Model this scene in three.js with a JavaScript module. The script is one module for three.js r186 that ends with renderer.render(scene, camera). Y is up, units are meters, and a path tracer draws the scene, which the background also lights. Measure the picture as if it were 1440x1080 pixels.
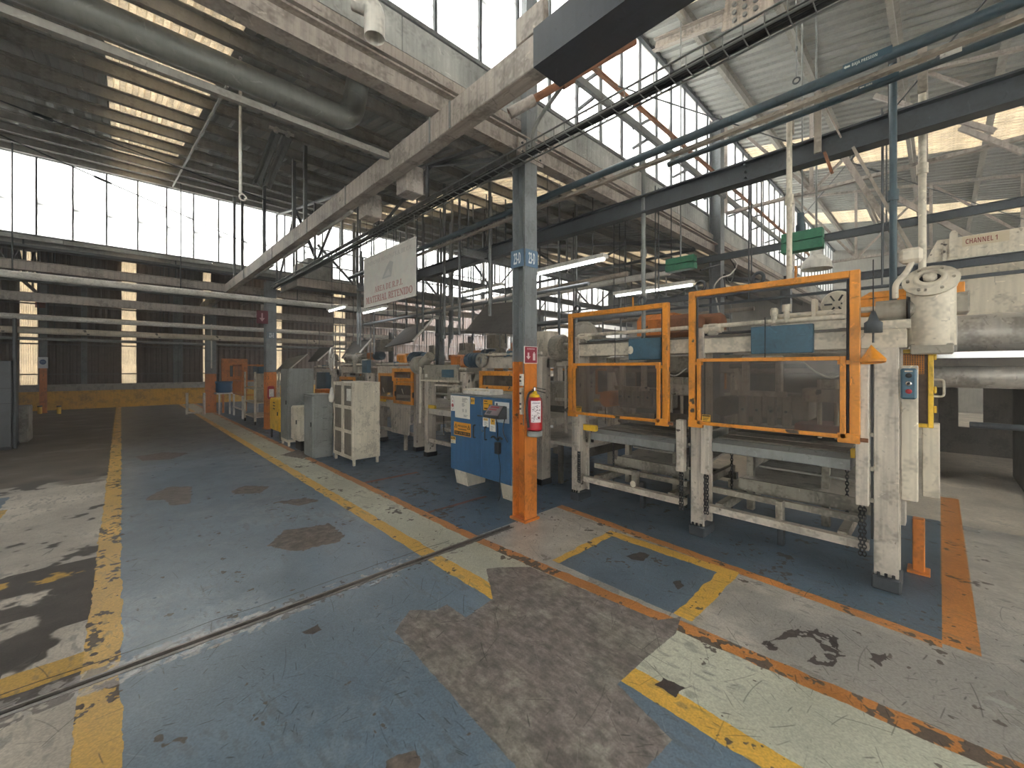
import * as THREE from 'three';
import { mergeGeometries } from 'three/addons/utils/BufferGeometryUtils.js';
import { RectAreaLightUniformsLib } from 'three/addons/lights/RectAreaLightUniformsLib.js';
import { ConvexGeometry } from 'three/addons/geometries/ConvexGeometry.js';

// ---------------------------------------------------------------- camera, sky, exposure
// world: x = across the aisle, y = up, z = minus the distance along the aisle (written D below)
RectAreaLightUniformsLib.init();
const scene = new THREE.Scene();
const FOCAL = 575, HORIZON = 518, YAW = THREE.MathUtils.degToRad(43.7), EYE = 1.6;
const camera = new THREE.PerspectiveCamera(2 * Math.atan(540 / FOCAL) * 180 / Math.PI, 1440 / 1080, 0.05, 200);
camera.position.set(0, EYE, 0);
camera.rotation.set(0, -YAW, 0);
camera.setViewOffset(1440, 1080, 0, 540 - HORIZON, 1440, 1080);   // lens shift: the horizon lies above the middle, verticals stay upright
const renderer = new THREE.WebGLRenderer({ antialias: true });
renderer.toneMapping = THREE.LinearToneMapping;
renderer.toneMappingExposure = 1.55;
renderer.shadowMap.enabled = true;
scene.background = new THREE.Color(0.97, 0.985, 1.0);              // bright overcast sky
scene.backgroundIntensity = 9;
scene.fog = new THREE.FogExp2(0xf2f2f2, 0.009);                    // dusty air in the hall

// ---------------------------------------------------------------- pixel -> place (a surface gives the distance)
const SN = Math.sin(YAW), CS = Math.cos(YAW);
const ray = (px, py) => { const l = (px - 720) / FOCAL; return [SN + l * CS, (HORIZON - py) / FOCAL, CS - l * SN]; };
const onY = (px, py, Y = 0) => { const r = ray(px, py), t = (Y - EYE) / r[1]; return [r[0] * t, r[2] * t]; };          // [X, D]
const onX = (px, py, X) => { const r = ray(px, py), t = X / r[0]; return [r[2] * t, EYE + r[1] * t]; };              // [D, Y]
const onD = (px, py, D) => { const r = ray(px, py), t = D / r[2]; return [r[0] * t, EYE + r[1] * t]; };              // [X, Y]

// ---------------------------------------------------------------- noise
function rng(seed) { let s = seed >>> 0; return () => { s = (s + 0x6D2B79F5) >>> 0; let t = Math.imul(s ^ (s >>> 15), 1 | s); t = (t + Math.imul(t ^ (t >>> 7), 61 | t)) ^ t; return ((t ^ (t >>> 14)) >>> 0) / 4294967296; }; }
const LAT = new Float32Array(65536); { const r = rng(7); for (let i = 0; i < 65536; i++) LAT[i] = r(); }
function vn(x, y, per = 0) {                                      // value noise 0..1, tileable when per > 0
  let xi = Math.floor(x), yi = Math.floor(y); const fx = x - xi, fy = y - yi;
  let x1 = xi + 1, y1 = yi + 1;
  if (per) { xi = ((xi % per) + per) % per; yi = ((yi % per) + per) % per; x1 = (xi + 1) % per; y1 = (yi + 1) % per; }
  const u = fx * fx * (3 - 2 * fx), v = fy * fy * (3 - 2 * fy), r0 = (yi & 255) << 8, r1 = (y1 & 255) << 8; xi &= 255; x1 &= 255;
  const a = LAT[r0 | xi], b = LAT[r0 | x1], c = LAT[r1 | xi], d = LAT[r1 | x1];
  return a + (b - a) * u + (c - a) * v + (a - b - c + d) * u * v;
}
function fbm(x, y, o = 4, per = 0) { let s = 0, a = 0.5, n = 0; for (let i = 0; i < o; i++) { s += a * vn(x + i * 17, y + i * 31, per); n += a; a *= 0.5; x *= 2; y *= 2; per *= 2; } return s / n; }
const sm = (a, b, x) => { const t = Math.min(1, Math.max(0, (x - a) / (b - a))); return t * t * (3 - 2 * t); };

// ---------------------------------------------------------------- textures and materials
function dataTex(w, h, fill, srgb = true) {
  const d = new Uint8Array(w * h * 4); fill(d);
  const t = new THREE.DataTexture(d, w, h); t.magFilter = THREE.LinearFilter; t.minFilter = THREE.LinearFilter;
  t.wrapS = t.wrapT = THREE.RepeatWrapping; if (srgb) t.colorSpace = THREE.SRGBColorSpace; t.needsUpdate = true; return t;
}
// painted or bare metal in a 1.6 m tile: broad tone changes, grime blotches, runs, chips down to another colour, fine scratches
function paint(rgb, o = {}) {
  const { grime = 0.35, chip = 0.0, chipRGB = [62, 52, 44], mottle = 0.10, run = 0.15, scratch = 160, rough = 0.6, metal = 0, seed = 1, size = 256, tile = 1.6, bump = 0 } = o;
  const gr = grime * 0.5, N = size, mask = new Float32Array(N * N), R = rng(seed * 77 + 3);
  for (let k = 0; k < scratch; k++) {
    let x = R() * N, y = R() * N; const a = R() * 6.28, L = 1 + R() * R() * 22, s = (R() < 0.65 ? -1 : 1) * (0.06 + R() * 0.2);
    for (let i = 0; i < L; i++) { x += Math.cos(a); y += Math.sin(a); mask[(((y | 0) % N + N) % N) * N + ((x | 0) % N + N) % N] = s; }
  }
  const S = seed * 13.7;
  const tex = dataTex(N, N, (d) => {
    for (let j = 0; j < N; j++) for (let i = 0; i < N; i++) {
      const u = i / N, v = j / N, p = (j * N + i) * 4;
      const big = fbm(u * 4 + S, v * 4, 4, 4), fine = vn(u * 128, v * 128 + S, 128), g = sm(0.5, 0.72, fbm(u * 12 + S * 2, v * 12, 5, 12) * 0.72 + vn(u * 90 + S, v * 90, 90) * 0.22 + 0.03), streak = sm(0.52, 0.8, fbm(u * 64 + S, v * 4, 3, 4) * 0.8 + fine * 0.2) * run;
      const ch = chip > 0 ? sm(1 - chip, 1 - chip + 0.03, fbm(u * 16 + S * 3, v * 16, 5, 16) * 0.75 + big * 0.25 + 0.18) : 0;
      let k = 1 + (big - 0.5) * mottle * 2 + (fine - 0.5) * 0.08 - g * gr * 0.6 - streak * 0.5;
      k += mask[j * N + i] * (1 - ch);
      for (let c = 0; c < 3; c++) { let q = rgb[c] * k; q = q * (1 - g * gr * 0.35) + [70, 60, 50][c] * g * gr * 0.35; q = q * (1 - ch) + chipRGB[c] * (0.8 + fine * 0.4) * ch; d[p + c] = Math.max(0, Math.min(255, q)); }
      d[p + 3] = 255;
    }
  });
  tex.repeat.set(1 / tile, 1 / tile);
  const m = new THREE.MeshStandardMaterial({ map: tex, roughness: rough, metalness: metal });
  if (bump) { m.bumpMap = tex; m.bumpScale = bump; }
  return m;
}
const plain = (rgb, rough = 0.6, metal = 0) => new THREE.MeshStandardMaterial({ color: new THREE.Color(`rgb(${rgb.map((x) => Math.round(x)).join(',')})`), roughness: rough, metalness: metal });
function printed(w, h, draw, rough = 0.6) {                       // flat print: signs, labels, lettering
  const c = document.createElement('canvas'); c.width = w; c.height = h; draw(c.getContext('2d'), w, h);
  const t = new THREE.CanvasTexture(c); t.colorSpace = THREE.SRGBColorSpace; return new THREE.MeshStandardMaterial({ map: t, roughness: rough });
}

// ---------------------------------------------------------------- objects
const taken = new Map(), BASE = new WeakMap();
function numbered(name) { const n = taken.get(name) ?? 0; taken.set(name, n + 1); return n ? `${name}_${String(n).padStart(3, '0')}` : name; }
function thing(name, label, category, [X, Y, D], group, kind) {   // a Group at the base of a thing; its children are the parts
  const o = new THREE.Group(); o.name = numbered(name); o.position.set(X, Y, -D); scene.add(o); BASE.set(o, new THREE.Vector3(X, Y, -D));
  o.userData = { label, category }; if (group) o.userData.group = group; if (kind) { o.userData.kind = kind; if (kind === 'structure') delete o.userData.category; } return o;
}
const structure = (name, label) => { const o = thing(name, label, undefined, [0, 0, 0], null, 'structure'); if (!label) delete o.userData.label; return o; };
function uvMetres(g) {                                           // box-mapped uv in metres, from each face's direction
  if (g.index) g = g.toNonIndexed();
  const p = g.attributes.position, uv = new Float32Array(p.count * 2), a = new THREE.Vector3(), b = new THREE.Vector3(), c = new THREE.Vector3();
  for (let i = 0; i < p.count; i += 3) {
    a.fromBufferAttribute(p, i); b.fromBufferAttribute(p, i + 1); c.fromBufferAttribute(p, i + 2);
    const n = b.clone().sub(a).cross(c.clone().sub(a)), ax = Math.abs(n.x), ay = Math.abs(n.y), az = Math.abs(n.z);
    [a, b, c].forEach((v, k) => { const q = ax >= ay && ax >= az ? [v.z, v.y] : az >= ay ? [v.x, v.y] : [v.x, v.z]; uv[(i + k) * 2] = q[0]; uv[(i + k) * 2 + 1] = q[1]; });
  }
  g.setAttribute('uv', new THREE.BufferAttribute(uv, 2)); return g;
}
function put(name, g, mat, parent, ownUv = false) {               // g in world coordinates
  if (!ownUv) g = uvMetres(g);
  const base = BASE.get(parent) ?? new THREE.Vector3(); if (parent !== scene) g.translate(-base.x, -base.y, -base.z);
  const m = new THREE.Mesh(g, mat); m.name = parent === scene ? numbered(name) : name; m.castShadow = m.receiveShadow = true; parent.add(m); BASE.set(m, base); return m;
}
function shared(name, g, mat, parent, X, Y, D, turn = 0) {        // many alike pieces from one geometry (built round its own origin)
  const b = BASE.get(parent) ?? new THREE.Vector3(), m = new THREE.Mesh(g, mat); m.name = name; m.position.set(X - b.x, Y - b.y, -D - b.z); m.rotation.y = turn; m.castShadow = m.receiveShadow = true; parent.add(m); return m;
}
const single = (name, label, category, g, mat, group, ownUv) => { const m = put(name, g, mat, scene, ownUv); m.userData = { label, category }; if (group) m.userData.group = group; return m; };

const merge = (list) => mergeGeometries(list.map((g) => { g = g.index ? g.toNonIndexed() : g; g.deleteAttribute('uv'); return g; }));
// ---------------------------------------------------------------- geometry, all in [X, Y, D]
const V = (X, Y, D) => new THREE.Vector3(X, Y, -D);
function boxG(X0, X1, Y0, Y1, D0, D1) { const g = new THREE.BoxGeometry(Math.abs(X1 - X0), Math.abs(Y1 - Y0), Math.abs(D1 - D0)); g.translate((X0 + X1) / 2, (Y0 + Y1) / 2, -(D0 + D1) / 2); return g; }
function chamG(X0, X1, Y0, Y1, D0, D1, c = 0.008) {               // box with chamfered edges
  const a = Math.abs(X1 - X0) / 2, b = Math.abs(Y1 - Y0) / 2, d = Math.abs(D1 - D0) / 2, pts = []; c = Math.min(c, a * 0.45, b * 0.45, d * 0.45);
  for (const x of [-1, 1]) for (const y of [-1, 1]) for (const z of [-1, 1]) { pts.push(new THREE.Vector3(x * a, y * (b - c), z * (d - c)), new THREE.Vector3(x * (a - c), y * b, z * (d - c)), new THREE.Vector3(x * (a - c), y * (b - c), z * d)); }
  const g = new ConvexGeometry(pts); g.translate((X0 + X1) / 2, (Y0 + Y1) / 2, -(D0 + D1) / 2); return g;
}
const box = (name, X0, X1, Y0, Y1, D0, D1, mat, parent) => put(name, boxG(X0, X1, Y0, Y1, D0, D1), mat, parent);
const cham = (name, X0, X1, Y0, Y1, D0, D1, mat, parent, c) => put(name, chamG(X0, X1, Y0, Y1, D0, D1, c), mat, parent);
function orient(g, p, q, roll = 0) {                              // a shape built along +z from 0 to its length, laid from p to q; its y stays as upright as it can
  const z = q.clone().sub(p).normalize(), up = Math.abs(z.y) > 0.98 ? new THREE.Vector3(1, 0, 0) : new THREE.Vector3(0, 1, 0), x = up.clone().cross(z).normalize(), y = z.clone().cross(x);
  if (roll) { const c = Math.cos(roll), s = Math.sin(roll), x2 = x.clone().multiplyScalar(c).addScaledVector(y, s), y2 = y.clone().multiplyScalar(c).addScaledVector(x, -s); x.copy(x2); y.copy(y2); }
  g.applyMatrix4(new THREE.Matrix4().makeBasis(x, y, z).setPosition(p)); return g;
}
function barG(p, q, w, h, roll = 0) { const L = p.distanceTo(q), g = new THREE.BoxGeometry(w, h, L); g.translate(0, 0, L / 2); return orient(g, p, q, roll); }
const bar = (name, p, q, w, h, mat, parent, roll) => put(name, barG(p, q, w, h, roll), mat, parent);
function sectionG(kind, w, h, t, p, q, roll = 0) {                // rolled steel: 'I', 'C', 'L', 'Z'
  const s = new THREE.Shape(), P = { I: [[-w / 2, -h / 2], [w / 2, -h / 2], [w / 2, -h / 2 + t], [t / 2, -h / 2 + t], [t / 2, h / 2 - t], [w / 2, h / 2 - t], [w / 2, h / 2], [-w / 2, h / 2], [-w / 2, h / 2 - t], [-t / 2, h / 2 - t], [-t / 2, -h / 2 + t], [-w / 2, -h / 2 + t]],
    C: [[-w / 2, -h / 2], [w / 2, -h / 2], [w / 2, -h / 2 + t], [-w / 2 + t, -h / 2 + t], [-w / 2 + t, h / 2 - t], [w / 2, h / 2 - t], [w / 2, h / 2], [-w / 2, h / 2]],
    L: [[-w / 2, -h / 2], [w / 2, -h / 2], [w / 2, -h / 2 + t], [-w / 2 + t, -h / 2 + t], [-w / 2 + t, h / 2], [-w / 2, h / 2]],
    Z: [[-t / 2, -h / 2], [w, -h / 2], [w, -h / 2 + t], [t / 2, -h / 2 + t], [t / 2, h / 2], [-w, h / 2], [-w, h / 2 - t], [-t / 2, h / 2 - t]] }[kind];
  P.forEach(([x, y], i) => i ? s.lineTo(x, y) : s.moveTo(x, y));
  return orient(new THREE.ExtrudeGeometry(s, { depth: p.distanceTo(q), bevelEnabled: false }), p, q, roll);
}
const beam = (name, kind, w, h, t, p, q, mat, parent, roll) => put(name, sectionG(kind, w, h, t, p, q, roll), mat, parent);
function rodG(p, q, r, seg = 12, r2 = r) { const L = p.distanceTo(q), g = new THREE.CylinderGeometry(r2, r, L, seg); g.rotateX(Math.PI / 2); g.translate(0, 0, L / 2); return orient(g, p, q); }
const rod = (name, p, q, r, mat, parent, seg = 12, r2 = r) => put(name, rodG(p, q, r, seg, r2), mat, parent);
const hoseG = (pts, r, seg = 8, n = pts.length * 6) => new THREE.TubeGeometry(new THREE.CatmullRomCurve3(pts, false, 'centripetal'), n, r, seg);
const hose = (name, pts, r, mat, parent, n) => put(name, hoseG(pts, r, 8, n ?? pts.length * 6), mat, parent);
function pipeG(pts, r, bend = r * 2.5, seg = 14) {                // straight runs with rounded bends
  const path = new THREE.CurvePath();
  let last = pts[0];
  for (let i = 1; i < pts.length; i++) {
    if (i === pts.length - 1) { path.add(new THREE.LineCurve3(last, pts[i])); break; }
    const a = pts[i].clone().add(pts[i - 1].clone().sub(pts[i]).setLength(bend)), b = pts[i].clone().add(pts[i + 1].clone().sub(pts[i]).setLength(bend));
    path.add(new THREE.LineCurve3(last, a)); path.add(new THREE.QuadraticBezierCurve3(a, pts[i], b)); last = b;
  }
  const g = []; for (const c of path.curves) g.push(new THREE.TubeGeometry(c, c.isLineCurve3 ? 1 : 8, r, seg));
  return merge(g);
}
const pipe = (name, pts, r, mat, parent, bend, seg) => put(name, pipeG(pts, r, bend, seg), mat, parent);
function latheG(profile, seg = 28) { return new THREE.LatheGeometry(profile.map(([r, y]) => new THREE.Vector2(r, y)), seg); }   // about +y
function turnedG(profile, p, q, seg = 28) { const g = latheG(profile, seg); g.rotateX(Math.PI / 2); return orient(g, p, q); }     // profile heights measured from p towards q
const turned = (name, profile, p, q, mat, parent, seg) => put(name, turnedG(profile, p, q, seg), mat, parent);
function ringG(R, r, at, axis, seg = 28) { const g = new THREE.TorusGeometry(R, r, 8, seg); return orient(g, at, at.clone().add(axis)); }
function prismG(poly, axis, a, b) {                               // polygon extruded: axis 'X' (poly in D,Y), 'D' (poly in X,Y), 'Y' (poly in X,D)
  const s = new THREE.Shape(); poly.forEach(([u, v], i) => i ? s.lineTo(u, v) : s.moveTo(u, v)); let g = new THREE.ExtrudeGeometry(s, { depth: b - a, bevelEnabled: false });
  const M = new THREE.Matrix4();
  if (axis === 'X') M.set(0, 0, 1, a, 0, 1, 0, 0, -1, 0, 0, 0, 0, 0, 0, 1); else if (axis === 'D') M.set(1, 0, 0, 0, 0, 1, 0, 0, 0, 0, -1, -a, 0, 0, 0, 1); else M.set(1, 0, 0, 0, 0, 0, 1, a, 0, -1, 0, 0, 0, 0, 0, 1);
  g.applyMatrix4(M);
  if (M.determinant() < 0) { g = g.index ? g.toNonIndexed() : g; const p = g.attributes.position.array, n = g.attributes.normal.array; for (let i = 0; i < p.length; i += 9) for (let k = 0; k < 3; k++) { let t = p[i + k]; p[i + k] = p[i + 3 + k]; p[i + 3 + k] = t; t = n[i + k]; n[i + k] = n[i + 3 + k]; n[i + 3 + k] = t; } }
  return g;
}
// a flat printed sheet with a little thickness; facing: '-X' (towards the aisle) or '-D'; u runs to the viewer's right
function sheet(name, facing, a0, a1, Y0, Y1, at, mat, parent, t = 0.004) {
  const w = Math.abs(a1 - a0), h = Y1 - Y0, g = new THREE.BoxGeometry(w, h, t), uv = g.attributes.uv;
  for (let i = 0; i < uv.count; i++) if (i < 16 || i > 19) uv.setXY(i, 0.01, 0.01);                                             // print only on the +z face
  if (facing === '-X') { g.rotateY(-Math.PI / 2); g.translate(at, (Y0 + Y1) / 2, -(a0 + a1) / 2); } else { g.translate((a0 + a1) / 2, (Y0 + Y1) / 2, -at); }
  return put(name, g, mat, parent, true);
}

// ---------------------------------------------------------------- floor: paint, lines, bare patches, scratches
const polyPx = (list) => list.map(([x, y]) => onY(x, y));
const inside = (P, x, y) => { let c = false; for (let i = 0, j = P.length - 1; i < P.length; j = i++) { const [xi, yi] = P[i], [xj, yj] = P[j]; if ((yi > y) !== (yj > y) && x < ((xj - xi) * (y - yi)) / (yj - yi) + xi) c = !c; } return c; };
const bounded = (P) => ({ P, b: [Math.min(...P.map((p) => p[0])) - 0.1, Math.max(...P.map((p) => p[0])) + 0.1, Math.min(...P.map((p) => p[1])) - 0.1, Math.max(...P.map((p) => p[1])) + 0.1] });
const hit = (Q, x, y) => x > Q.b[0] && x < Q.b[1] && y > Q.b[2] && y < Q.b[3] && inside(Q.P, x, y);
const bigPatch = bounded(polyPx([[555, 888], [576, 858], [612, 858], [628, 850], [655, 868], [693, 842], [684, 800], [700, 798], [745, 797], [925, 872], [958, 868], [950, 890], [868, 962], [945, 1040], [900, 1090], [850, 1150], [720, 1150], [725, 1078]]));
const barePatches = [[[206, 700], [235, 685], [269, 684], [268, 708], [240, 711], [232, 703], [208, 704]], [[376, 768], [400, 745], [440, 741], [462, 736], [484, 752], [478, 762], [415, 775]], [[326, 690], [345, 683], [380, 684], [365, 694], [330, 695]], [[395, 640], [420, 632], [450, 636], [425, 645]], [[190, 642], [230, 636], [265, 637], [240, 646], [200, 648]], [[540, 1072], [556, 1060], [584, 1054], [590, 1066], [580, 1095], [536, 1095]], [[385, 706], [430, 700], [450, 704], [420, 711]]].map((p) => bounded(polyPx(p)));
const darkPatches = [[[920, 962], [932, 953], [963, 967], [950, 980]], [[880, 782], [900, 776], [914, 780], [905, 789], [888, 787]], [[945, 820], [955, 816], [962, 824], [952, 829]], [[425, 888], [446, 878], [452, 886], [438, 893]]].map((p) => bounded(polyPx(p)));
const chipRing = [[1080, 900], [1115, 885], [1150, 885], [1180, 898], [1185, 920], [1165, 936], [1135, 930], [1160, 915], [1145, 898], [1110, 897]];
const ring = bounded(polyPx(chipRing)), ring2 = bounded(polyPx([[1066, 902], [1082, 900], [1094, 912], [1080, 914]])), ring3 = bounded(polyPx([[1220, 925], [1240, 917], [1250, 929], [1235, 935]]));
const strokes = []; { const R = rng(91); for (let k = 0; k < 6500; k++) { const L = 0.012 + R() * R() * R() * 0.4; strokes.push([-4 + R() * 10, -0.6 + R() * R() * 11, R() * 3.14 * (R() < 0.5 ? 1 : 0.4), L, 0.0012 + R() * 0.003, R() < 0.8 ? -(0.12 + R() * 0.42) : 0.22, (R() - 0.5) * 3]); }
  for (let k = 0; k < 260; k++) { const cx = R() * 3.9, cd = -0.3 + R() * 5.2, a = R() * 3.14, n = 4 + R() * 12; for (let i = 0; i < n; i++) strokes.push([cx + (R() - 0.5) * 0.22, cd + (R() - 0.5) * 0.22, a + (R() - 0.5) * 0.9, 0.006 + R() * R() * 0.09, 0.0015 + R() * 0.006, -(0.2 + R() * 0.42), (R() - 0.5) * 6]); } }
const PAL = { blue: [100, 118, 136], deep: [82, 104, 126], cream: [192, 193, 178], yellow: [224, 178, 78], orange: [196, 130, 70], bare: [104, 94, 88], brown: [76, 68, 64], grey: [180, 175, 168], pale: [182, 174, 164] };
function floorAt(X, D, out) {
  const n1 = fbm(X * 2.3, D * 2.3, 4), n2 = fbm(X * 9 + 40, D * 9, 3), n3 = vn(X * 160, D * 160), n4 = fbm(X * 0.7 + 9, D * 0.7, 2), n5 = fbm(X * 26 + 7, D * 26 + 3, 3);
  const x = X + (n2 - 0.5) * 0.03, d = D + (fbm(X * 9, D * 9 + 70, 2) - 0.5) * 0.03;
  let c, rough = 0.42, wear = 0.0;                                  // wear: how far the paint has gone
  const line = (a, b, v) => v > a && v < b;
  if (x < -0.15) {                                                  // beyond the left line: paint mostly gone
    const keep = (D > 4.95 && D < 8.6 ? 0.32 - Math.max(0, 5.3 - D) * 0.5 : D < 3.0 ? 0.5 : -0.3) + (D < 3.75 && D > 3.2 && X > -0.45 ? 0.22 : 0) + (D > 3.75 && D < 4.05 && X < -0.32 ? 0.2 : 0);
    const k = sm(0.47, 0.53, n1 * 0.7 + n2 * 0.3 + keep * 0.5);
    c = PAL.brown.map((b, i) => b * (0.85 + n2 * 0.3) * (1 - k) + PAL.pale[i] * (0.75 + n1 * 0.5) * k); rough = 0.72 - k * 0.12;
    if (D > 8.2) { const f = sm(8.2, 8.8, D + (n1 - 0.5) * 2); c = c.map((q, i) => q * (1 - f) + [98, 88, 78][i] * (0.75 + n1 * 0.5) * f); }
    if (x < -1.0 && D > 5.2 && D < 8.0) { const f = sm(0.45, 0.55, n1 + 0.12); c = c.map((q, i) => q * (1 - f) + PAL.blue[i] * f); }
    if ((line(-1.06, -0.93, x) && D > 5 && D < 7.3) || (line(4.56, 4.74, d + x * 0.12) && x > -1.6 && x < -0.2) || (line(3.14, 3.34, d) && x < -0.1)) { const f = sm(0.47, 0.55, n2 * 0.6 + n1 * 0.4 + (D < 3.5 ? 0.1 : 0.0)); c = c.map((q, i) => q * (1 - f) + PAL.yellow[i] * 0.9 * f); }
  } else if (x < 0.0) { c = PAL.yellow.map((q) => q * (0.82 + n1 * 0.25)); wear = 0.34; }
  else if (x < 1.85) { c = PAL.blue.map((q, i) => q * (0.86 + n1 * 0.28) + (n4 - 0.5) * 10); rough = 0.26 + n2 * 0.16; { const f = sm(0.5, 0.75, fbm(X * 1.6 + 30, D * 1.6, 3) * 0.75 + n5 * 0.25) * 0.34; c = c.map((q, i) => q * (1 - f) + [164, 168, 172][i] * f); } if (D > 9) { const f = sm(9, 12.5, D + n1 * 2) * 0.75; c = c.map((q, i) => q * (1 - f) + [92, 88, 86][i] * (0.8 + n1 * 0.4) * f); rough += f * 0.2; } wear = 0.07; }
  else if (x < 1.98) { c = PAL.yellow.map((q) => q * (0.86 + n1 * 0.2)); wear = 0.2; }
  else if (x < 2.36 + Math.max(0, 3 - D) * 0.05) { c = PAL.cream.map((q) => q * (0.86 + n1 * 0.22)); rough = 0.45; wear = 0.14; }
  else if (x < 2.46 + Math.max(0, 3 - D) * 0.055) { c = PAL.orange.map((q) => q * (0.8 + n1 * 0.3)); wear = D < 3 ? (D < 1.3 || D > 1.95 ? 0.5 : 0.3) : 0.22; }
  else if (D > 3.06) { c = PAL.deep.map((q) => q * (0.8 + n1 * 0.35)); rough = 0.36 + n2 * 0.2; wear = 0.25; if (X > 8) c = [120, 116, 110].map((q) => q * (0.8 + n1 * 0.4)); if ((line(5.52, 5.6, d) || line(3.9, 3.95, d)) && x < 3.3) c = [118, 62, 50]; }
  else {
    const edge = 3.62 - (2.93 - D) * 0.075, inPress = x > edge && D > -0.01 && x < 6.2;
    if (x > 2.6 && x < 3.5 && d > 1.08 && d < 2.24) {
      if (x > 2.6 && x < 3.38 && d > 1.2 && d < 2.16) { c = PAL.blue.map((q, i) => q * (0.78 + n1 * 0.3)); wear = 0.15; } else { c = PAL.yellow.map((q) => q * (0.84 + n1 * 0.24)); wear = 0.22; }
    } else if (inPress) { if (x < edge + 0.1) { c = PAL.orange.map((q) => q * (0.85 + n1 * 0.25)); wear = 0.18; } else { c = [86, 102, 118].map((q) => q * (0.78 + n1 * 0.35)); rough = 0.4 + n2 * 0.15; wear = 0.2; } }
    else if (D < -0.01 && D > -0.16 && x > 3.4 && x < 7.4 && X > 3.45) { c = PAL.orange.map((q) => q * (0.85 + n1 * 0.25)); wear = 0.2; }
    else if (x > 6.2 || D < -0.9) { c = [184, 174, 160].map((q) => q * (0.75 + n1 * 0.45)); rough = 0.6; }
    else { const k = sm(0.35, 0.65, n1 + (n4 - 0.5) * 0.8); c = PAL.grey.map((q, i) => (q * (0.9 + n2 * 0.2)) * k + [150, 147, 143][i] * (1 - k)); rough = 0.2 + n1 * 0.3; wear = 0.12; }
  }
  if (D > 3.06 && X > 0 && X < 3 && wear < 0.3) wear += 0.02;
  const w = sm(0.74 - wear * 0.42, 0.76 - wear * 0.42, n2 * 0.42 + n5 * 0.46 + n1 * 0.12) * (wear > 0 ? 1 : 0);        // chips through the paint
  if (w > 0) { c = c.map((q, i) => q * (1 - w * 0.9) + PAL.brown[i] * (0.8 + n5 * 0.5) * w * 0.9); rough += w * 0.25; }
  const scuff = sm(0.55, 0.8, fbm(X * 40 + 3, D * 13 + 8, 2)) * sm(0.4, 0.7, n1) * 0.35; c = c.map((q, i) => q * (1 - scuff) + 88 * scuff);
  const px = X + (n5 - 0.5) * 0.05, pd = D + (vn(X * 22, D * 22 + 5) - 0.5) * 0.04;
  if (hit(bigPatch, X + (n5 - 0.5) * 0.012, D + (n2 - 0.5) * 0.012)) { const m = n2 * 0.3 + n5 * 0.45 + fbm(X * 70, D * 24, 2) * 0.35 - 0.05, e = sm(0.46, 0.66, fbm(X * 5 + 8, D * 5, 4) * 0.7 + n5 * 0.3); c = [124, 116, 113].map((q, i) => (q * (0.55 + m * 0.85)) * (1 - e * 0.5) + [142, 140, 130][i] * (0.6 + m * 0.7) * e * 0.5); rough = 0.45 + n2 * 0.35; }
  for (const Q of barePatches) if (hit(Q, px, pd)) { c = [106, 96, 90].map((q) => q * (0.7 + n5 * 0.6)); rough = 0.7; }
  for (const Q of darkPatches) if (hit(Q, px * 0.5 + X * 0.5, pd * 0.5 + D * 0.5)) { c = [70, 62, 60].map((q) => q * (0.8 + n5 * 0.4)); rough = 0.65; }
  if (hit(ring, px, pd) || hit(ring2, px, pd) || hit(ring3, px, pd)) if (n5 > 0.36) { c = [72, 64, 62].map((q) => q * (0.8 + n5 * 0.4)); rough = 0.7; }
  const jd = D - 3.0 + (n2 - 0.5) * 0.03; if (X < 2.86 && Math.abs(jd) < 0.12) { const f = sm(0.4, 0.6, n5 + (Math.abs(jd) < 0.05 + Math.max(0, 1 - X) * 0.05 ? 0.16 : -0.06) - Math.max(0, X - 0.6) * 0.09) * 0.7; c = c.map((q, i) => q * (1 - f) + (n2 > 0.52 ? [176, 170, 168] : [92, 84, 82])[i] * f); rough -= f * 0.12; }
  if (X < 2.2 && Math.abs(D - 3.17 - (n1 - 0.5) * 0.06) < 0.005) c = c.map((q) => q * 0.45);
  const g = 0.92 + n3 * 0.16; out[0] = c[0] * g; out[1] = c[1] * g; out[2] = c[2] * g; out[3] = rough;
}
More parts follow.
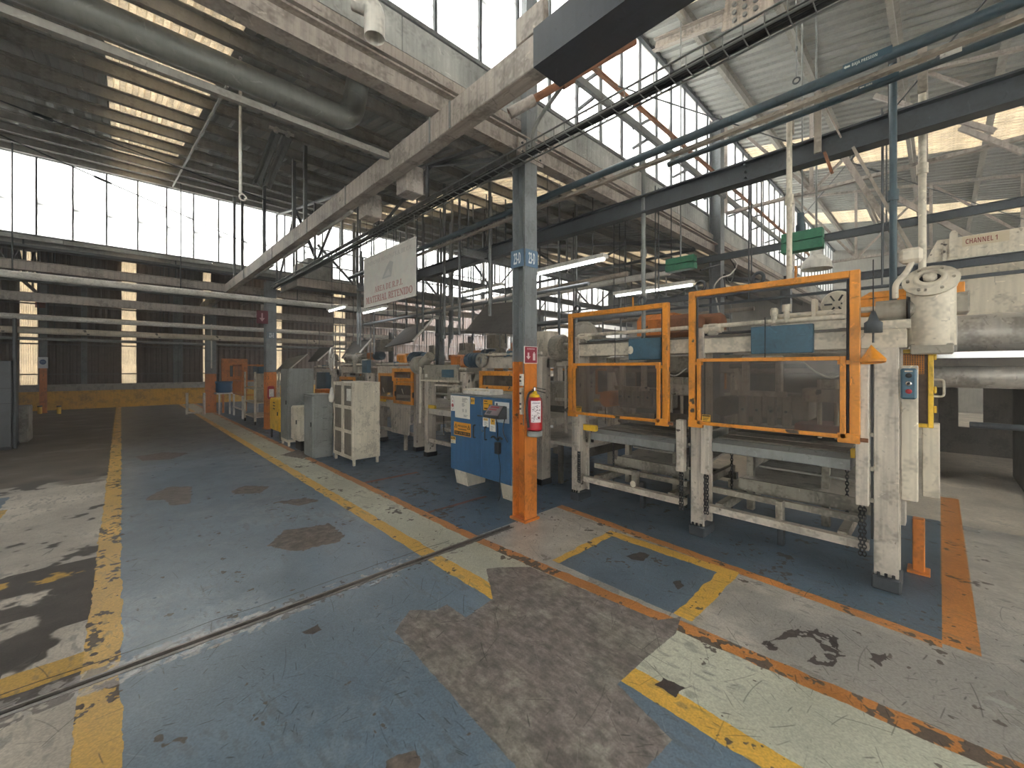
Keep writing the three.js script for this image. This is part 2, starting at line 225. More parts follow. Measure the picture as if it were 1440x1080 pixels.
function floorTile(X0, D0, size, N) {                              // a square of the floor baked into a colour and a roughness map
  const col = new Uint8Array(N * N * 4), rg = new Uint8Array((N / 2) * (N / 2) * 4), o = [0, 0, 0, 0], mask = new Float32Array(N * N), s = N / size;
  if (s > 100) for (const [x, d, a, L, w, k, cv] of strokes) {
    if (x < X0 - 0.5 || x > X0 + size + 0.5 || d < D0 - 0.5 || d > D0 + size + 0.5) continue;
    let px = (x - X0) * s, py = (d - D0) * s, t = a; const rad = Math.max(0.5, w * s * 0.5);
    for (let i = 0; i < L * s; i += 0.7) { t += cv * 0.7 / s; px += Math.cos(t) * 0.7; py += Math.sin(t) * 0.7; const f = Math.min(1, Math.min(i, L * s - i) / 6); for (let a2 = -1; a2 <= 1; a2++) for (let b2 = -1; b2 <= 1; b2++) { const ix = Math.round(px) + a2, iy = Math.round(py) + b2; if (ix < 0 || iy < 0 || ix >= N || iy >= N) continue; const q = Math.max(0, 1 - Math.hypot(ix - px, iy - py) / (rad + 0.6)) * k * f; if (Math.abs(q) > Math.abs(mask[iy * N + ix])) mask[iy * N + ix] = q; } }
  }
  for (let j = 0; j < N; j++) for (let i = 0; i < N; i++) {
    floorAt(X0 + (i + 0.5) / s, D0 + (j + 0.5) / s, o); const p = (j * N + i) * 4, k = mask[j * N + i];
    for (let c = 0; c < 3; c++) col[p + c] = Math.max(0, Math.min(255, k < 0 ? o[c] * (1 + k) : o[c] + (225 - o[c]) * k)); col[p + 3] = 255;
    if (!(i & 1) && !(j & 1)) { const q = ((j >> 1) * (N / 2) + (i >> 1)) * 4; rg[q] = rg[q + 1] = rg[q + 2] = Math.min(255, o[3] * 255); rg[q + 3] = 255; }
  }
  const mk = (d, n, srgb) => { const t = new THREE.DataTexture(d, n, n); t.magFilter = t.minFilter = THREE.LinearFilter; if (srgb) t.colorSpace = THREE.SRGBColorSpace; t.needsUpdate = true; return t; };
  return { X0, D0, size, mat: new THREE.MeshStandardMaterial({ map: mk(col, N, true), roughnessMap: mk(rg, N / 2, false), roughness: 1 }) };
}
const floor = structure('floor', 'painted concrete factory floor with worn lines');
function slab(T, X0, X1, D0, D1) {
  const g = boxG(X0, X1, -0.12, 0, D0, D1), uv = g.attributes.uv, p = g.attributes.position;
  for (let i = 0; i < uv.count; i++) uv.setXY(i, (p.getX(i) - T.X0) / T.size, (-p.getZ(i) - T.D0) / T.size);
  put('floor_slab', g, T.mat, floor, true);
}
{
  const A = floorTile(-0.6, -0.6, 5, 2048), B = floorTile(-5.6, -0.6, 9, 1536), C = floorTile(-0.6, 4.4, 9, 1536), E = floorTile(-10, -8, 32, 1024), F = floorTile(4.4, -4.6, 9, 768);
  slab(A, -0.6, 4.4, -0.6, 2.965); slab(A, -0.6, 2.86, 3.035, 4.4); slab(A, 2.86, 4.4, 2.965, 4.4);
  slab(B, -5.6, -0.6, -0.6, 2.965); slab(B, -5.6, -0.6, 3.035, 8.4); slab(E, -9.6, -5.6, -0.6, 2.965); slab(E, -9.6, -5.6, 3.035, 8.4); slab(C, -0.6, 8.4, 4.4, 13.4);
  slab(F, 4.4, 13.4, -4.6, 4.4); slab(E, -9.6, 4.4, -7, -0.6); slab(E, 4.4, 22, -7, -4.6); slab(E, 13.4, 22, -4.6, 4.4); slab(E, 8.4, 22, 4.4, 13.4); slab(E, -9.6, 22, 13.4, 23.6); slab(E, -9.6, -0.6, 8.4, 13.4);
}

// ---------------------------------------------------------------- shared materials
const M = {
  steel: paint([112, 114, 114], { seed: 2, grime: 0.5, rough: 0.55 }), darkSteel: paint([66, 70, 74], { seed: 3, grime: 0.4, rough: 0.5 }), beige: paint([160, 149, 136], { seed: 4, grime: 0.5, chip: 0.05, rough: 0.6 }),
  beam: paint([166, 156, 147], { seed: 5, grime: 0.5, run: 0.3, rough: 0.65 }), purlin: paint([150, 146, 138], { seed: 6, grime: 0.35, rough: 0.6 }), roof: paint([158, 158, 154], { seed: 7, grime: 0.12, mottle: 0.06, run: 0.1, rough: 0.6, scratch: 4 }), wall: paint([150, 146, 138], { seed: 35, grime: 0.15, rough: 0.9, scratch: 3 }),
  panel: paint([158, 158, 154], { seed: 8, grime: 0.3, mottle: 0.25, rough: 0.95 }), colGrey: paint([122, 126, 129], { seed: 9, grime: 0.3, rough: 0.5 }), orange: paint([216, 138, 40], { seed: 10, grime: 0.4, chip: 0.08, rough: 0.45 }),
  colOrange: paint([200, 118, 46], { seed: 11, grime: 0.45, chip: 0.06, rough: 0.45 }), blue: paint([56, 98, 138], { seed: 12, grime: 0.15, rough: 0.4, scratch: 40 }), panelBlue: paint([60, 92, 110], { seed: 13, grime: 0.25, chip: 0.05, chipRGB: [200, 190, 170], rough: 0.5 }),
  press: paint([190, 180, 167], { seed: 14, grime: 0.45, chip: 0.09, run: 0.3, rough: 0.55, size: 512 }), pressDark: paint([96, 90, 82], { seed: 15, grime: 0.6, rough: 0.6 }), cast: paint([150, 143, 130], { seed: 16, grime: 0.65, rough: 0.6 }), cream: paint([204, 194, 176], { seed: 17, grime: 0.4, chip: 0.05, rough: 0.6 }),
  black: paint([34, 34, 36], { seed: 18, rough: 0.55 }), rust: paint([128, 84, 58], { seed: 19, grime: 0.5, rough: 0.8 }), pipeBlue: paint([60, 76, 84], { seed: 20, grime: 0.35, rough: 0.45 }), grey: paint([128, 130, 128], { seed: 21, grime: 0.25, rough: 0.5 }), yellow: paint([226, 182, 36], { seed: 22, grime: 0.3, rough: 0.45 }),
  brown: paint([96, 80, 70], { seed: 23, grime: 0.5, rough: 0.8 }), wallYellow: paint([206, 156, 44], { seed: 24, grime: 0.4, rough: 0.7 }), concrete: paint([150, 146, 138], { seed: 25, grime: 0.5, rough: 0.9 }), green: paint([52, 112, 84], { seed: 26, grime: 0.35, rough: 0.5 }), board: paint([92, 88, 84], { seed: 27, grime: 0.3, rough: 0.85 }),
  red: paint([170, 32, 44], { seed: 28, grime: 0.2, rough: 0.35 }), motor: paint([62, 84, 100], { seed: 29, grime: 0.45, rough: 0.45 }), white: paint([216, 212, 204], { seed: 30, grime: 0.3, rough: 0.5 }), insul: paint([168, 162, 154], { seed: 31, grime: 0.45, rough: 0.42, metal: 0.25, bump: 0.004 }), table: paint([196, 188, 176], { seed: 32, grime: 0.5, rough: 0.35 }),
  housing: paint([52, 56, 64], { seed: 37, grime: 0.2, rough: 0.6 }), duct: paint([104, 104, 98], { seed: 36, grime: 0.3, rough: 0.5 }), redbrown: paint([132, 66, 52], { seed: 33, grime: 0.5, rough: 0.6 }), floorSteel: paint([120, 112, 108], { seed: 34, grime: 0.5, rough: 0.35, metal: 0.5 }), chrome: plain([190, 190, 190], 0.25, 0.9),
};
const paneTex = dataTex(256, 512, (d) => { for (let j = 0; j < 512; j++) for (let i = 0; i < 256; i++) { const k = 238 - sm(0.62, 0.9, fbm(i / 90, j / 9, 4)) * 60 - sm(0.6, 0.85, fbm(i / 60 + 9, j / 60, 4)) * 50, p = (j * 256 + i) * 4; d[p] = k; d[p + 1] = k; d[p + 2] = k * 0.985; d[p + 3] = 255; } });
paneTex.repeat.set(0.7, 0.35);
M.glazing = new THREE.MeshPhysicalMaterial({ map: paneTex, transmission: 0.92, roughness: 0.55, thickness: 0 });
const skyTex = dataTex(256, 256, (d) => { for (let j = 0; j < 256; j++) for (let i = 0; i < 256; i++) { const n = 0.75 + vn(i / 3, j / 3) * 0.2 + fbm(i / 40, j / 40, 3) * 0.15, p = (j * 256 + i) * 4; d[p] = Math.min(255, 238 * n); d[p + 1] = 228 * n; d[p + 2] = 210 * n; d[p + 3] = 255; } });
M.skylight = new THREE.MeshPhysicalMaterial({ map: skyTex, transmission: 0.36, roughness: 0.9, thickness: 0, side: THREE.DoubleSide });

// ---------------------------------------------------------------- floor joint: two steel edges and a channel between them
{
  box('joint_channel', -9.6, 2.86, -0.12, -0.03, 2.965, 3.035, M.black, floor);
  for (const [a, b] of [[2.962, 2.974], [3.024, 3.038]]) box('joint_edge', -9.6, 2.86, -0.05, 0.003, a, b, M.floorSteel, floor);
  box('joint_rail', -9.6, 2.86, -0.05, -0.006, 2.99, 3.004, M.floorSteel, floor);
}
// ---------------------------------------------------------------- corrugated sheets
function corrugated(width, length, pitch, depth, t = 0.006) {      // lies in x (0..width) and z (0..-length), ribs along z, facing up
  const n = Math.round(width / pitch), top = [], s = new THREE.Shape();
  for (let i = 0; i < n; i++) { const x = i * pitch; top.push([x, 0], [x + pitch * 0.45, 0], [x + pitch * 0.55, depth], [x + pitch * 0.9, depth]); } top.push([width, 0]);
  top.forEach(([x, y], i) => i ? s.lineTo(x, y + t) : s.moveTo(x, y + t)); for (let i = top.length - 1; i >= 0; i--) s.lineTo(top[i][0], top[i][1]);
  const g = new THREE.ExtrudeGeometry(s, { depth: length, bevelEnabled: false }); g.translate(0, 0, -length); return uvMetres(g);
}
const XL = -9.6, XR = 22, WALL = 23.4, K = 0.182;
const roofEdges = []; { const seg = (a, b, n, sky) => { for (let i = 0; i < n; i++) roofEdges.push([a + (b - a) * i / n, a + (b - a) * (i + 1) / n, sky]); }; seg(XL, -0.12, 10); seg(-0.12, 0.77, 1, 1); seg(0.77, 4.45, 4); seg(4.45, 5.5, 1, 1); seg(5.5, 10.3, 5); seg(10.3, 12.2, 2, 1); seg(12.2, 16, 4); seg(16, 17.4, 1, 1); seg(17.4, XR, 5); }
const ceiling = structure('ceiling', 'sawtooth roof of corrugated sheets on steel purlins with translucent strips');
const bays = [[-7, 3.12, 6.62], [3.2, 13.0, 6.14], [13.07, WALL, 6.02 + 0.182 * 0.9]];
const roofY = (b, D) => bays[b][2] - K * (bays[b][1] - D);
bays.forEach(([D0, D1, Y1], b) => {
  const L = Math.hypot(D1 - D0, (D1 - D0) * K) + 0.1, geo = corrugated(1, L, 0.2, 0.035), fine = corrugated(1, L, 0.125, 0.03);
  for (const [a, c, sky] of roofEdges) { if (b === 2 && a > 12) continue; const m = shared(sky ? 'translucent_sheet' : 'roof_sheet', sky ? fine : geo, sky ? M.skylight : M.roof, ceiling, a, roofY(b, D0), D0); m.rotation.x = Math.atan(K); m.scale.x = c - a; }
  const pg = uvMetres(sectionG('Z', 0.055, 0.13, 0.01, V(0, 0, 0), V(XR - XL, 0, 0)));
  const first = b === 1 ? 4.25 : b === 0 ? -6.6 : 13.5;
  for (let D = first; D < D1 - 0.1; D += b === 0 ? 1.0 : 0.95) shared('purlin', pg, M.purlin, ceiling, XL, roofY(b, D) - 0.072, D);
});
// ---------------------------------------------------------------- clerestory glazing in the two steps of the roof
const paneG = (h) => { const g = new THREE.BoxGeometry(0.5, h, 0.012); g.translate(0.26, h / 2, 0); return uvMetres(g); };
[[3.15, 4.6, 6.56, -1.6, 'white frosted clerestory glazing above the blue grey column line'], [13.03, 4.38, 6.0, -7, 'white frosted clerestory glazing above the roof step before the end wall']].forEach(([D, Y0, Y1, x0, label], k) => {
  const w = structure(`window_${k + 1}`, label), g = paneG(Y1 - Y0), mg = uvMetres(boxG(-0.014, 0.014, 0, Y1 - Y0, -0.03, 0.03));
  const pitch = 0.52; for (let X = x0; X < (k ? 20 : XR); X += pitch) { shared('pane', g, M.glazing, w, X, Y0, D); shared('mullion', mg, M.darkSteel, w, X, Y0, D); }
  box('head_rail', XL, XR, Y1, Y1 + 0.09, D - 0.06, D + 0.04, M.darkSteel, w); box('sill_rail', XL, XR, Y0 - 0.04, Y0, D - 0.05, D + 0.04, M.steel, w);
  box('side_infill', XL, x0, Y0, Y1, D - 0.02, D + 0.02, M.panel, w); if (k) box('side_infill', 20, XR, Y0, Y1, D - 0.02, D + 0.02, M.panel, w);
});
// gutter beams under each step
function gutterBeams(Dg, YP, label, YA = 3.9) {
  const t = thing('gutter_beam', label, 'beam', [XL, 3.79, Dg + 0.07]);
  beam('lower_beam', 'I', 0.14, 0.2, 0.016, V(XL, YA, Dg + 0.07), V(XR, YA, Dg + 0.07), M.beam, t); if (YA > 3.8) beam('upper_channel', 'C', 0.08, 0.09, 0.01, V(XL, 4.15, Dg + 0.13), V(XR, 4.15, Dg + 0.13), M.beam, t); box('gutter_trough', XL, XR, 4.1, 4.16, Dg + 0.18, Dg + 0.42, M.darkSteel, t);
  for (let X = -7.4; X < XR; X += 2.6) { box('infill_panel', X - 1.295, X + 1.295, 4.26, YP, Dg + 0.16, Dg + 0.2, M.panel, t); }
}
gutterBeams(2.95, 4.55, 'long beige roof gutter beam carried by the column marked 23-D'); gutterBeams(12.83, 4.35, 'long beige roof gutter beam below the clerestory glazing before the end wall', 3.7);
// ---------------------------------------------------------------- walls
{
  const w = structure('wall_far', 'brown corrugated end wall above a yellow painted plinth'), geo = corrugated(1, 5.3, 0.16, 0.03), fine = corrugated(1, 5.3, 0.125, 0.03);
  box('plinth', XL, XR, 0, 0.72, WALL, WALL + 0.25, M.wallYellow, w); box('ledge', XL, XR, 0.72, 0.98, WALL - 0.04, WALL + 0.25, M.concrete, w);
  const strips = [27, 171, 286, 383, 470].map((px, i) => [onD(px, 480, WALL)[0], onD([53, 192, 297, 397, 486][i], 480, WALL)[0]]); let X = XL; const add = (a, b, sky) => { const m = shared(sky ? 'translucent_sheet' : 'wall_sheet', sky ? fine : geo, sky ? M.skylight : M.brown, w, a, 0.98, WALL + 0.1); m.rotation.x = Math.PI / 2; m.scale.x = b - a; m.position.z = -WALL - 0.1; };
  for (const [a, b] of [...strips, [XR, XR]]) { const n = Math.max(1, Math.round((a - X) / 1.1)); for (let i = 0; i < n; i++) add(X + (a - X) * i / n, X + (a - X) * (i + 1) / n, false); if (b > a) add(a, b, true); X = b; }
  for (const Y of [1.35, 2.5, 3.1, 4.0]) box('girt', XL, XR, Y, Y + 0.05, WALL - 0.04, WALL + 0.05, M.pressDark, w);
  for (const px of [118, 247, 254]) { const x = onD(px, 500, WALL - 0.2)[0]; beam('wall_post', 'I', 0.16, 0.16, 0.014, V(x, 0.98, WALL - 0.1), V(x, 5.4, WALL - 0.1), M.steel, w); }
}
box('wall_right', XR, XR + 0.2, 0, 7, -7.2, WALL + 0.3, M.wall, structure('wall_right', 'plain side wall behind the dryer'));
{ // walls behind the viewer: masonry below and above a long band of frosted windows
  const l = structure('wall_left', 'side wall of the hall with a long window band'), k = structure('wall_back', 'wall at the start of the aisle with a long window band'), w3 = structure('window_3', 'long frosted window band in the side wall'), w4 = structure('window_4', 'long frosted window band at the start of the aisle');
  box('lower_wall', XL - 0.2, XL, 0, 1.3, -7.2, 4, M.wall, l); box('far_wall', XL - 0.2, XL, 0, 3.9, 4, WALL + 0.3, M.wall, l); box('upper_wall', XL - 0.2, XL, 3.9, 7, -7.2, WALL + 0.3, M.wall, l); box('lower_wall', XL, XR, 0, 1.3, -7.2, -7, M.wall, k); box('upper_wall', XL, XR, 3.9, 5.2, -7.2, -7, M.wall, k);
  const ga = new THREE.BoxGeometry(0.98, 2.6, 0.012), gb = new THREE.BoxGeometry(0.012, 2.6, 0.98), ma = new THREE.BoxGeometry(0.04, 2.6, 0.06); uvMetres(ga); for (let X = XL + 0.5; X < XR; X += 1) { shared('pane', ga, M.glazing, w4, X, 2.6, -7.1); shared('mullion', ma, M.darkSteel, w4, X + 0.5, 2.6, -7.1); } for (let D = -6.6; D < 4; D += 1) { shared('pane', gb, M.glazing, w3, XL - 0.1, 2.6, D); shared('mullion', ma, M.darkSteel, w3, XL - 0.1, 2.6, D + 0.5); }
}
// ---------------------------------------------------------------- columns
const plate = (text, w = 256, h = 128, bg = '#5b7590', fg = '#e6e9ea') => printed(w, h, (c) => { c.fillStyle = bg; c.fillRect(0, 0, w, h); c.fillStyle = fg; c.font = `bold ${h * 0.8}px sans-serif`; c.textAlign = 'center'; c.textBaseline = 'middle'; c.setTransform(0.66, 0, 0, 1.12, w / 2, h / 2); c.fillText(text, 0, 0); });
function column(X, D, top, orangeTo, label, s = 0.2, group) {
  const t = thing('steel_column', label, 'column', [X, 0, D], group);
  const shaft = (a, b, m, n) => put(n, sectionG('I', s, s * 1.05, 0.014, V(X, a, D), V(X, b, D), Math.PI / 2), m, t);
  if (orangeTo) shaft(0, orangeTo, M.colOrange, 'lower_shaft'); shaft(orangeTo, top, M.colGrey, 'upper_shaft'); box('base_plate', X - s * 0.6, X + s * 0.6, 0, 0.025, D - s * 0.65, D + s * 0.65, orangeTo ? M.colOrange : M.colGrey, t); return t;
}

// the column marked 23-D, with its plates and switches
{
  const t = column(3.11, 3.06, 3.79, 1.67, 'orange and grey steel column marked 23-D with a red sign', 0.18);
  box('upper_post', 3.03, 3.19, 3.8, 6.4, 2.95, 3.03, M.colGrey, t); box('splice_plate', 2.92, 3.3, 3.76, 3.96, 2.96, 2.98, M.beam, t);
  for (let i = 0; i < 8; i++) put('bolt', rodG(V(2.97 + (i % 4) * 0.09, 3.82 + (i >> 2) * 0.09, 2.945), V(2.97 + (i % 4) * 0.09, 3.82 + (i >> 2) * 0.09, 2.96), 0.012, 6), M.darkSteel, t);
  sheet('number_plate', '-X', 2.965, 3.155, 2.66, 2.84, 3.0, plate('23-D'), t); sheet('number_plate', '-D', 3.02, 3.2, 2.66, 2.84, 2.955, plate('23-D'), t);
  pipe('conduit', [V(3.06, 3.7, 3.02), V(3.06, 1.55, 3.02), V(3.06, 1.0, 3.02)], 0.011, M.grey, t); cham('switch_box', 3.0, 3.05, 1.42, 1.54, 2.985, 3.03, M.white, t, 0.004); cham('switch_box', 3.0, 3.05, 1.12, 1.4, 3.0, 3.03, M.cream, t, 0.004);
  const socket = plain([60, 56, 52], 0.6); for (const Y of [1.46, 1.5, 1.17, 1.22, 1.33]) box('socket', 2.994, 3.0, Y, Y + 0.02, 3.0, 3.024, socket, t);
}
{
  const m = printed(160, 192, (c, w, h) => { c.fillStyle = '#d8d2cc'; c.fillRect(0, 0, w, h); c.fillStyle = '#8e1f36'; c.fillRect(7, 7, w - 14, h - 14); c.fillStyle = '#e2cfcf'; c.font = 'bold 19px sans-serif'; c.textAlign = 'center'; c.fillText('EXTINTOR', w / 2, 36); c.beginPath(); c.moveTo(40, 70); c.lineTo(60, 70); c.lineTo(60, 112); c.lineTo(76, 112); c.lineTo(50, 148); c.lineTo(24, 112); c.lineTo(40, 112); c.fill(); c.fillRect(104, 78, 30, 78); c.fillRect(112, 62, 14, 14); });
  const s = sheet('fire_sign', '-D', 3.0, 3.2, 1.65, 1.83, 2.96, m, scene, 0.006); s.userData = { label: 'red extinguisher sign with white arrow on the column marked 23-D', category: 'sign' };
}
{ // fire extinguisher hanging on the column
  const x = 3.085, d = 2.89, t = thing('fire_extinguisher', 'red fire extinguisher with white label hanging on the orange column', 'extinguisher', [x, 0.9, d]);
  turned('body', [[0, 0.055], [0.075, 0.06], [0.08, 0.08], [0.08, 0.36], [0.066, 0.395], [0.03, 0.42], [0, 0.425]], V(x, 0.9, d), V(x, 2, d), M.red, t); turned('base_ring', [[0.0, 0], [0.078, 0], [0.08, 0.01], [0.08, 0.06], [0.0, 0.06]], V(x, 0.9, d), V(x, 2, d), M.grey, t);
  turned('neck', [[0.055, 0.395], [0.05, 0.425], [0.028, 0.44], [0.02, 0.47], [0.0, 0.47]], V(x, 0.9, d), V(x, 2, d), M.yellow, t); rod('valve', V(x, 1.35, d), V(x, 1.4, d), 0.016, M.chrome, t); bar('handle', V(x - 0.02, 1.385, d + 0.02), V(x + 0.1, 1.345, d - 0.06), 0.018, 0.01, M.black, t); bar('lever', V(x - 0.01, 1.405, d + 0.01), V(x + 0.1, 1.38, d - 0.06), 0.018, 0.008, M.black, t);
  hose('hose', [V(x - 0.02, 1.37, d), V(x - 0.09, 1.34, d), V(x - 0.115, 1.2, d), V(x - 0.1, 1.0, d - 0.01)], 0.011, M.black, t);
  const lab = printed(128, 192, (c, w, h) => { c.fillStyle = '#d9d0d2'; c.fillRect(0, 0, w, h); c.fillStyle = '#40303a'; c.font = 'bold 18px sans-serif'; c.fillText('ATENCION', 18, 26); const R = rng(5); for (let i = 0; i < 70; i++) c.fillRect(8 + R() * 96, 40 + R() * 140, 4 + R() * 16, 3); c.fillStyle = '#7a2030'; c.fillRect(84, 140, 24, 22); });
  const g = new THREE.CylinderGeometry(0.0812, 0.0812, 0.22, 16, 1, true, -0.62 + Math.PI * 1.78, 1.4); g.translate(x, 1.16, -d); put('label', g, lab, t, true); t.children.at(-1).material.side = THREE.DoubleSide; box('wall_bracket', x - 0.03, x + 0.03, 1.22, 1.26, d + 0.07, 2.97, M.black, t);
}
{ // 23-E and the other columns
  const t = column(2.86, 12.3, 3.9, 1.5, 'steel column marked 23-E behind the yellow locker', 0.24); sheet('number_plate', '-D', 2.75, 2.97, 2.38, 2.56, 12.16, plate('23-E', 256, 128, '#6a7480'), t); sheet('fire_sign', '-D', 2.52, 2.78, 2.76, 3.1, 12.15, printed(64, 64, (c) => { c.fillStyle = '#6e2634'; c.fillRect(0, 0, 64, 64); c.fillStyle = '#c9a9a9'; c.fillRect(26, 12, 8, 24); c.beginPath(); c.moveTo(14, 36); c.lineTo(46, 36); c.lineTo(30, 54); c.fill(); }), t); cham('extinguisher', 2.75, 2.9, 0.8, 1.14, 12.02, 12.14, M.red, t, 0.03); sheet('extinguisher_label', '-D', 2.77, 2.88, 0.86, 1.06, 12.01, M.white, t);
  const f = column(2.36, 18.4, 4.2, 1.4, 'steel column orange below beside the fenced bin area', 0.3); box('conduit', 2.34, 2.38, 1.6, 3.2, 18.2, 18.23, M.white, f);
  const g = column(-2.02, 22.2, 4.6, 1.62, 'steel column with a white and blue pictogram by the yellow plinth', 0.17); sheet('number_plate', '-D', -2.1, -1.94, 3.28, 3.42, 22.1, plate('24-F', 256, 128, '#5d6168', '#aab0b4'), g); cham('fire_sign', -2.2, -1.96, 3.75, 4.1, 22.06, 22.1, M.redbrown, g, 0.004);
  sheet('pictogram', '-D', -2.14, -1.9, 1.6, 2.0, 22.09, printed(96, 96, (c) => { c.fillStyle = '#d6d8dc'; c.fillRect(0, 0, 96, 96); c.fillStyle = '#33528a'; c.beginPath(); c.ellipse(48, 42, 32, 22, 0, 0, 7); c.fill(); c.fillStyle = '#8fa3c4'; c.fillRect(28, 38, 40, 5); }), g);
  column(8.32, 2.98, 6.4, 0, 'grey steel column between the presses and the clerestory glazing', 0.2); for (const [X, D, l] of [[13.5, 2.98, 'grey steel column beyond the dryer hood'], [8.2, 12.3, 'grey steel column deep among the rear presses'], [13.5, 12.3, 'grey steel column under the distant glazing']]) column(X, D, 4.2, 0, l, 0.22);
}
for (const px of [56, 83]) { const [X, D] = onY(px, 582), t = thing('bollard', px < 60 ? 'short yellow bollard with black cap, wall side of the pictogram column' : 'short yellow bollard with black cap, aisle side of the pictogram column', 'bollard', [X, 0, D]); turned('post', [[0.055, 0], [0.055, 0.24], [0, 0.24]], V(X, 0, D), V(X, 1, D), M.yellow, t, 16); turned('cap', [[0.06, 0.24], [0.06, 0.29], [0, 0.29]], V(X, 0, D), V(X, 1, D), M.black, t, 16); }

// crane-type rail beam over the aisle edge
{
  const t = thing('rail_beam', 'long pale steel rail beam running over the aisle', 'beam', [2.0, 3.55, -1.5]);
  cham('web', 1.94, 2.08, 3.56, 3.78, 1.82, 17.5, M.beam, t, 0.006); box('end_housing', 1.93, 2.2, 3.55, 3.8, -1.5, 1.82, M.housing, t); cham('end_plate', 1.95, 2.0, 3.8, 3.98, 1.75, 2.0, M.beam, t, 0.004);
  for (const D of [2.75, 3.05, 4.9, 6.3, 8.2, 10.5, 13]) box('joint_strap', 1.93, 1.938, 3.56, 3.78, D, D + 0.02, M.grey, t);
  for (const [a, b] of [[5.0, 6.2], [6.7, 7.9], [8.6, 10]]) rod('under_tube', V(2.05, 3.53, a), V(2.05, 3.53, b), 0.022, M.purlin, t, 8);
  for (const D of [3.75, 4.7]) cham('hanger_box', 2.1, 2.3, 3.42, 3.7, D, D + 0.22, M.beam, t, 0.006);
  sheet('letter_mark', '-X', 5.02, 5.12, 3.62, 3.72, 1.937, printed(32, 32, (c) => { c.fillStyle = '#a39b90'; c.fillRect(0, 0, 32, 32); c.fillStyle = '#3a3632'; c.font = 'bold 26px sans-serif'; c.fillText('A', 6, 26); }), t, 0.002);
  for (const [px, y] of [[414, 285], [430, 270], [372, 330], [330, 370], [341, 362]]) { const D = onX(px, y, 2.0)[0]; beam('hanger', 'L', 0.06, 0.06, 0.008, V(2.0, 3.78, D), V(2.0, roofY(D > 13 ? 2 : 1, D), D), M.steel, t); }
}
// rusty pipe beside it
{ const t = thing('rusty_pipe', 'short rusty pipe with couplings over the column top', 'pipe', [2.75, 4.05, 3.4]); rod('pipe', V(2.62, 3.98, 2.78), V(3.4, 4.6, 1.93), 0.035, M.rust, t); rod('coupling', V(2.62, 3.98, 2.78), V(2.78, 4.1, 2.61), 0.05, M.beam, t); rod('coupling', V(2.95, 4.24, 2.42), V(3.02, 4.3, 2.35), 0.055, M.rust, t); hose('flex_conduit', [V(3.05, 4.3, 2.5), V(3.1, 4.15, 2.85), V(3.06, 4.0, 2.89), V(3.07, 3.8, 2.89)], 0.02, M.grey, t); }

// wire cable tray
{
  const t = thing('cable_tray', 'long dark wire cable tray with bundled cables passing the column marked 23-D', 'cable tray', [2.93, 3.68, -2]); const X0 = 2.84, X1 = 2.97, Da = -2.5, Db = 16;
  for (const [x, y] of [[X0, 3.69], [X1, 3.69], [X0, 3.78], [X1, 3.78]]) rod('rail_wire', V(x, y, Da), V(x, y, Db), 0.009, M.grey, t, 6);
  const u = uvMetres(merge([barG(V(X0, 3.69, 0), V(X0, 3.78, 0), 0.006, 0.006), barG(V(X1, 3.69, 0), V(X1, 3.78, 0), 0.006, 0.006), barG(V(X0, 3.69, 0), V(X1, 3.69, 0), 0.006, 0.006)])); for (let D = Da; D < Db; D += 0.12) shared('cross_wire', u, M.grey, t, 0, 0, D);
  const R = rng(3); for (let k = 0; k < 7; k++) { const pts = []; const x = X0 + 0.02 + k * 0.016; for (let D = Da; D <= Db; D += 2) pts.push(V(x + (R() - 0.5) * 0.02, 3.705 + R() * 0.03, D)); hose('cable', pts, 0.011, M.black, t, 30); }
}
// two blue pipes and their angle, a dark runway beam under them
const pipeText = (s) => printed(512, 64, (c) => { c.fillStyle = '#2c4754'; c.fillRect(0, 0, 512, 64); c.fillStyle = '#c9c9bd'; c.font = 'bold 40px sans-serif'; c.fillText(s, 96, 46); c.beginPath(); c.moveTo(10, 32); c.lineTo(34, 14); c.lineTo(34, 24); c.lineTo(80, 24); c.lineTo(80, 42); c.lineTo(34, 42); c.lineTo(34, 50); c.fill(); });
{
  const t = thing('compressed_air_pipe', 'thick blue pipe stencilled with low pressure in Spanish on a steel angle', 'pipe', [3.62, 3.6, -1.5]);
  rod('pipe', V(3.62, 3.66, -2), V(3.62, 3.58, 9), 0.036, M.pipeBlue, t, 14); beam('support_angle', 'L', 0.05, 0.05, 0.008, V(3.68, 3.6, -2), V(3.68, 3.54, 8.5), M.beige, t); const s = sheet('stencil', '-X', onX(1255, 85, 3.58)[0], onX(1185, 90, 3.58)[0], 3.635, 3.68, 3.582, pipeText('BAJA PRESION'), t, 0.003);
  const u = thing('compressed_air_pipe', 'thinner blue pipe hung beside the thick stencilled blue pipe', 'pipe', [4.0, 3.68, -1.5]); rod('pipe', V(4.0, 3.7, -2), V(4.0, 3.66, 1.9), 0.026, M.pipeBlue, u, 14); rod('sleeve', V(4.0, 3.69, -0.1), V(4.0, 3.69, 0.0), 0.03, M.white, u, 14); sheet('stencil', '-X', 0.2, 0.42, 3.67, 3.7, 3.972, pipeText('AIRE'), u, 0.003);
}
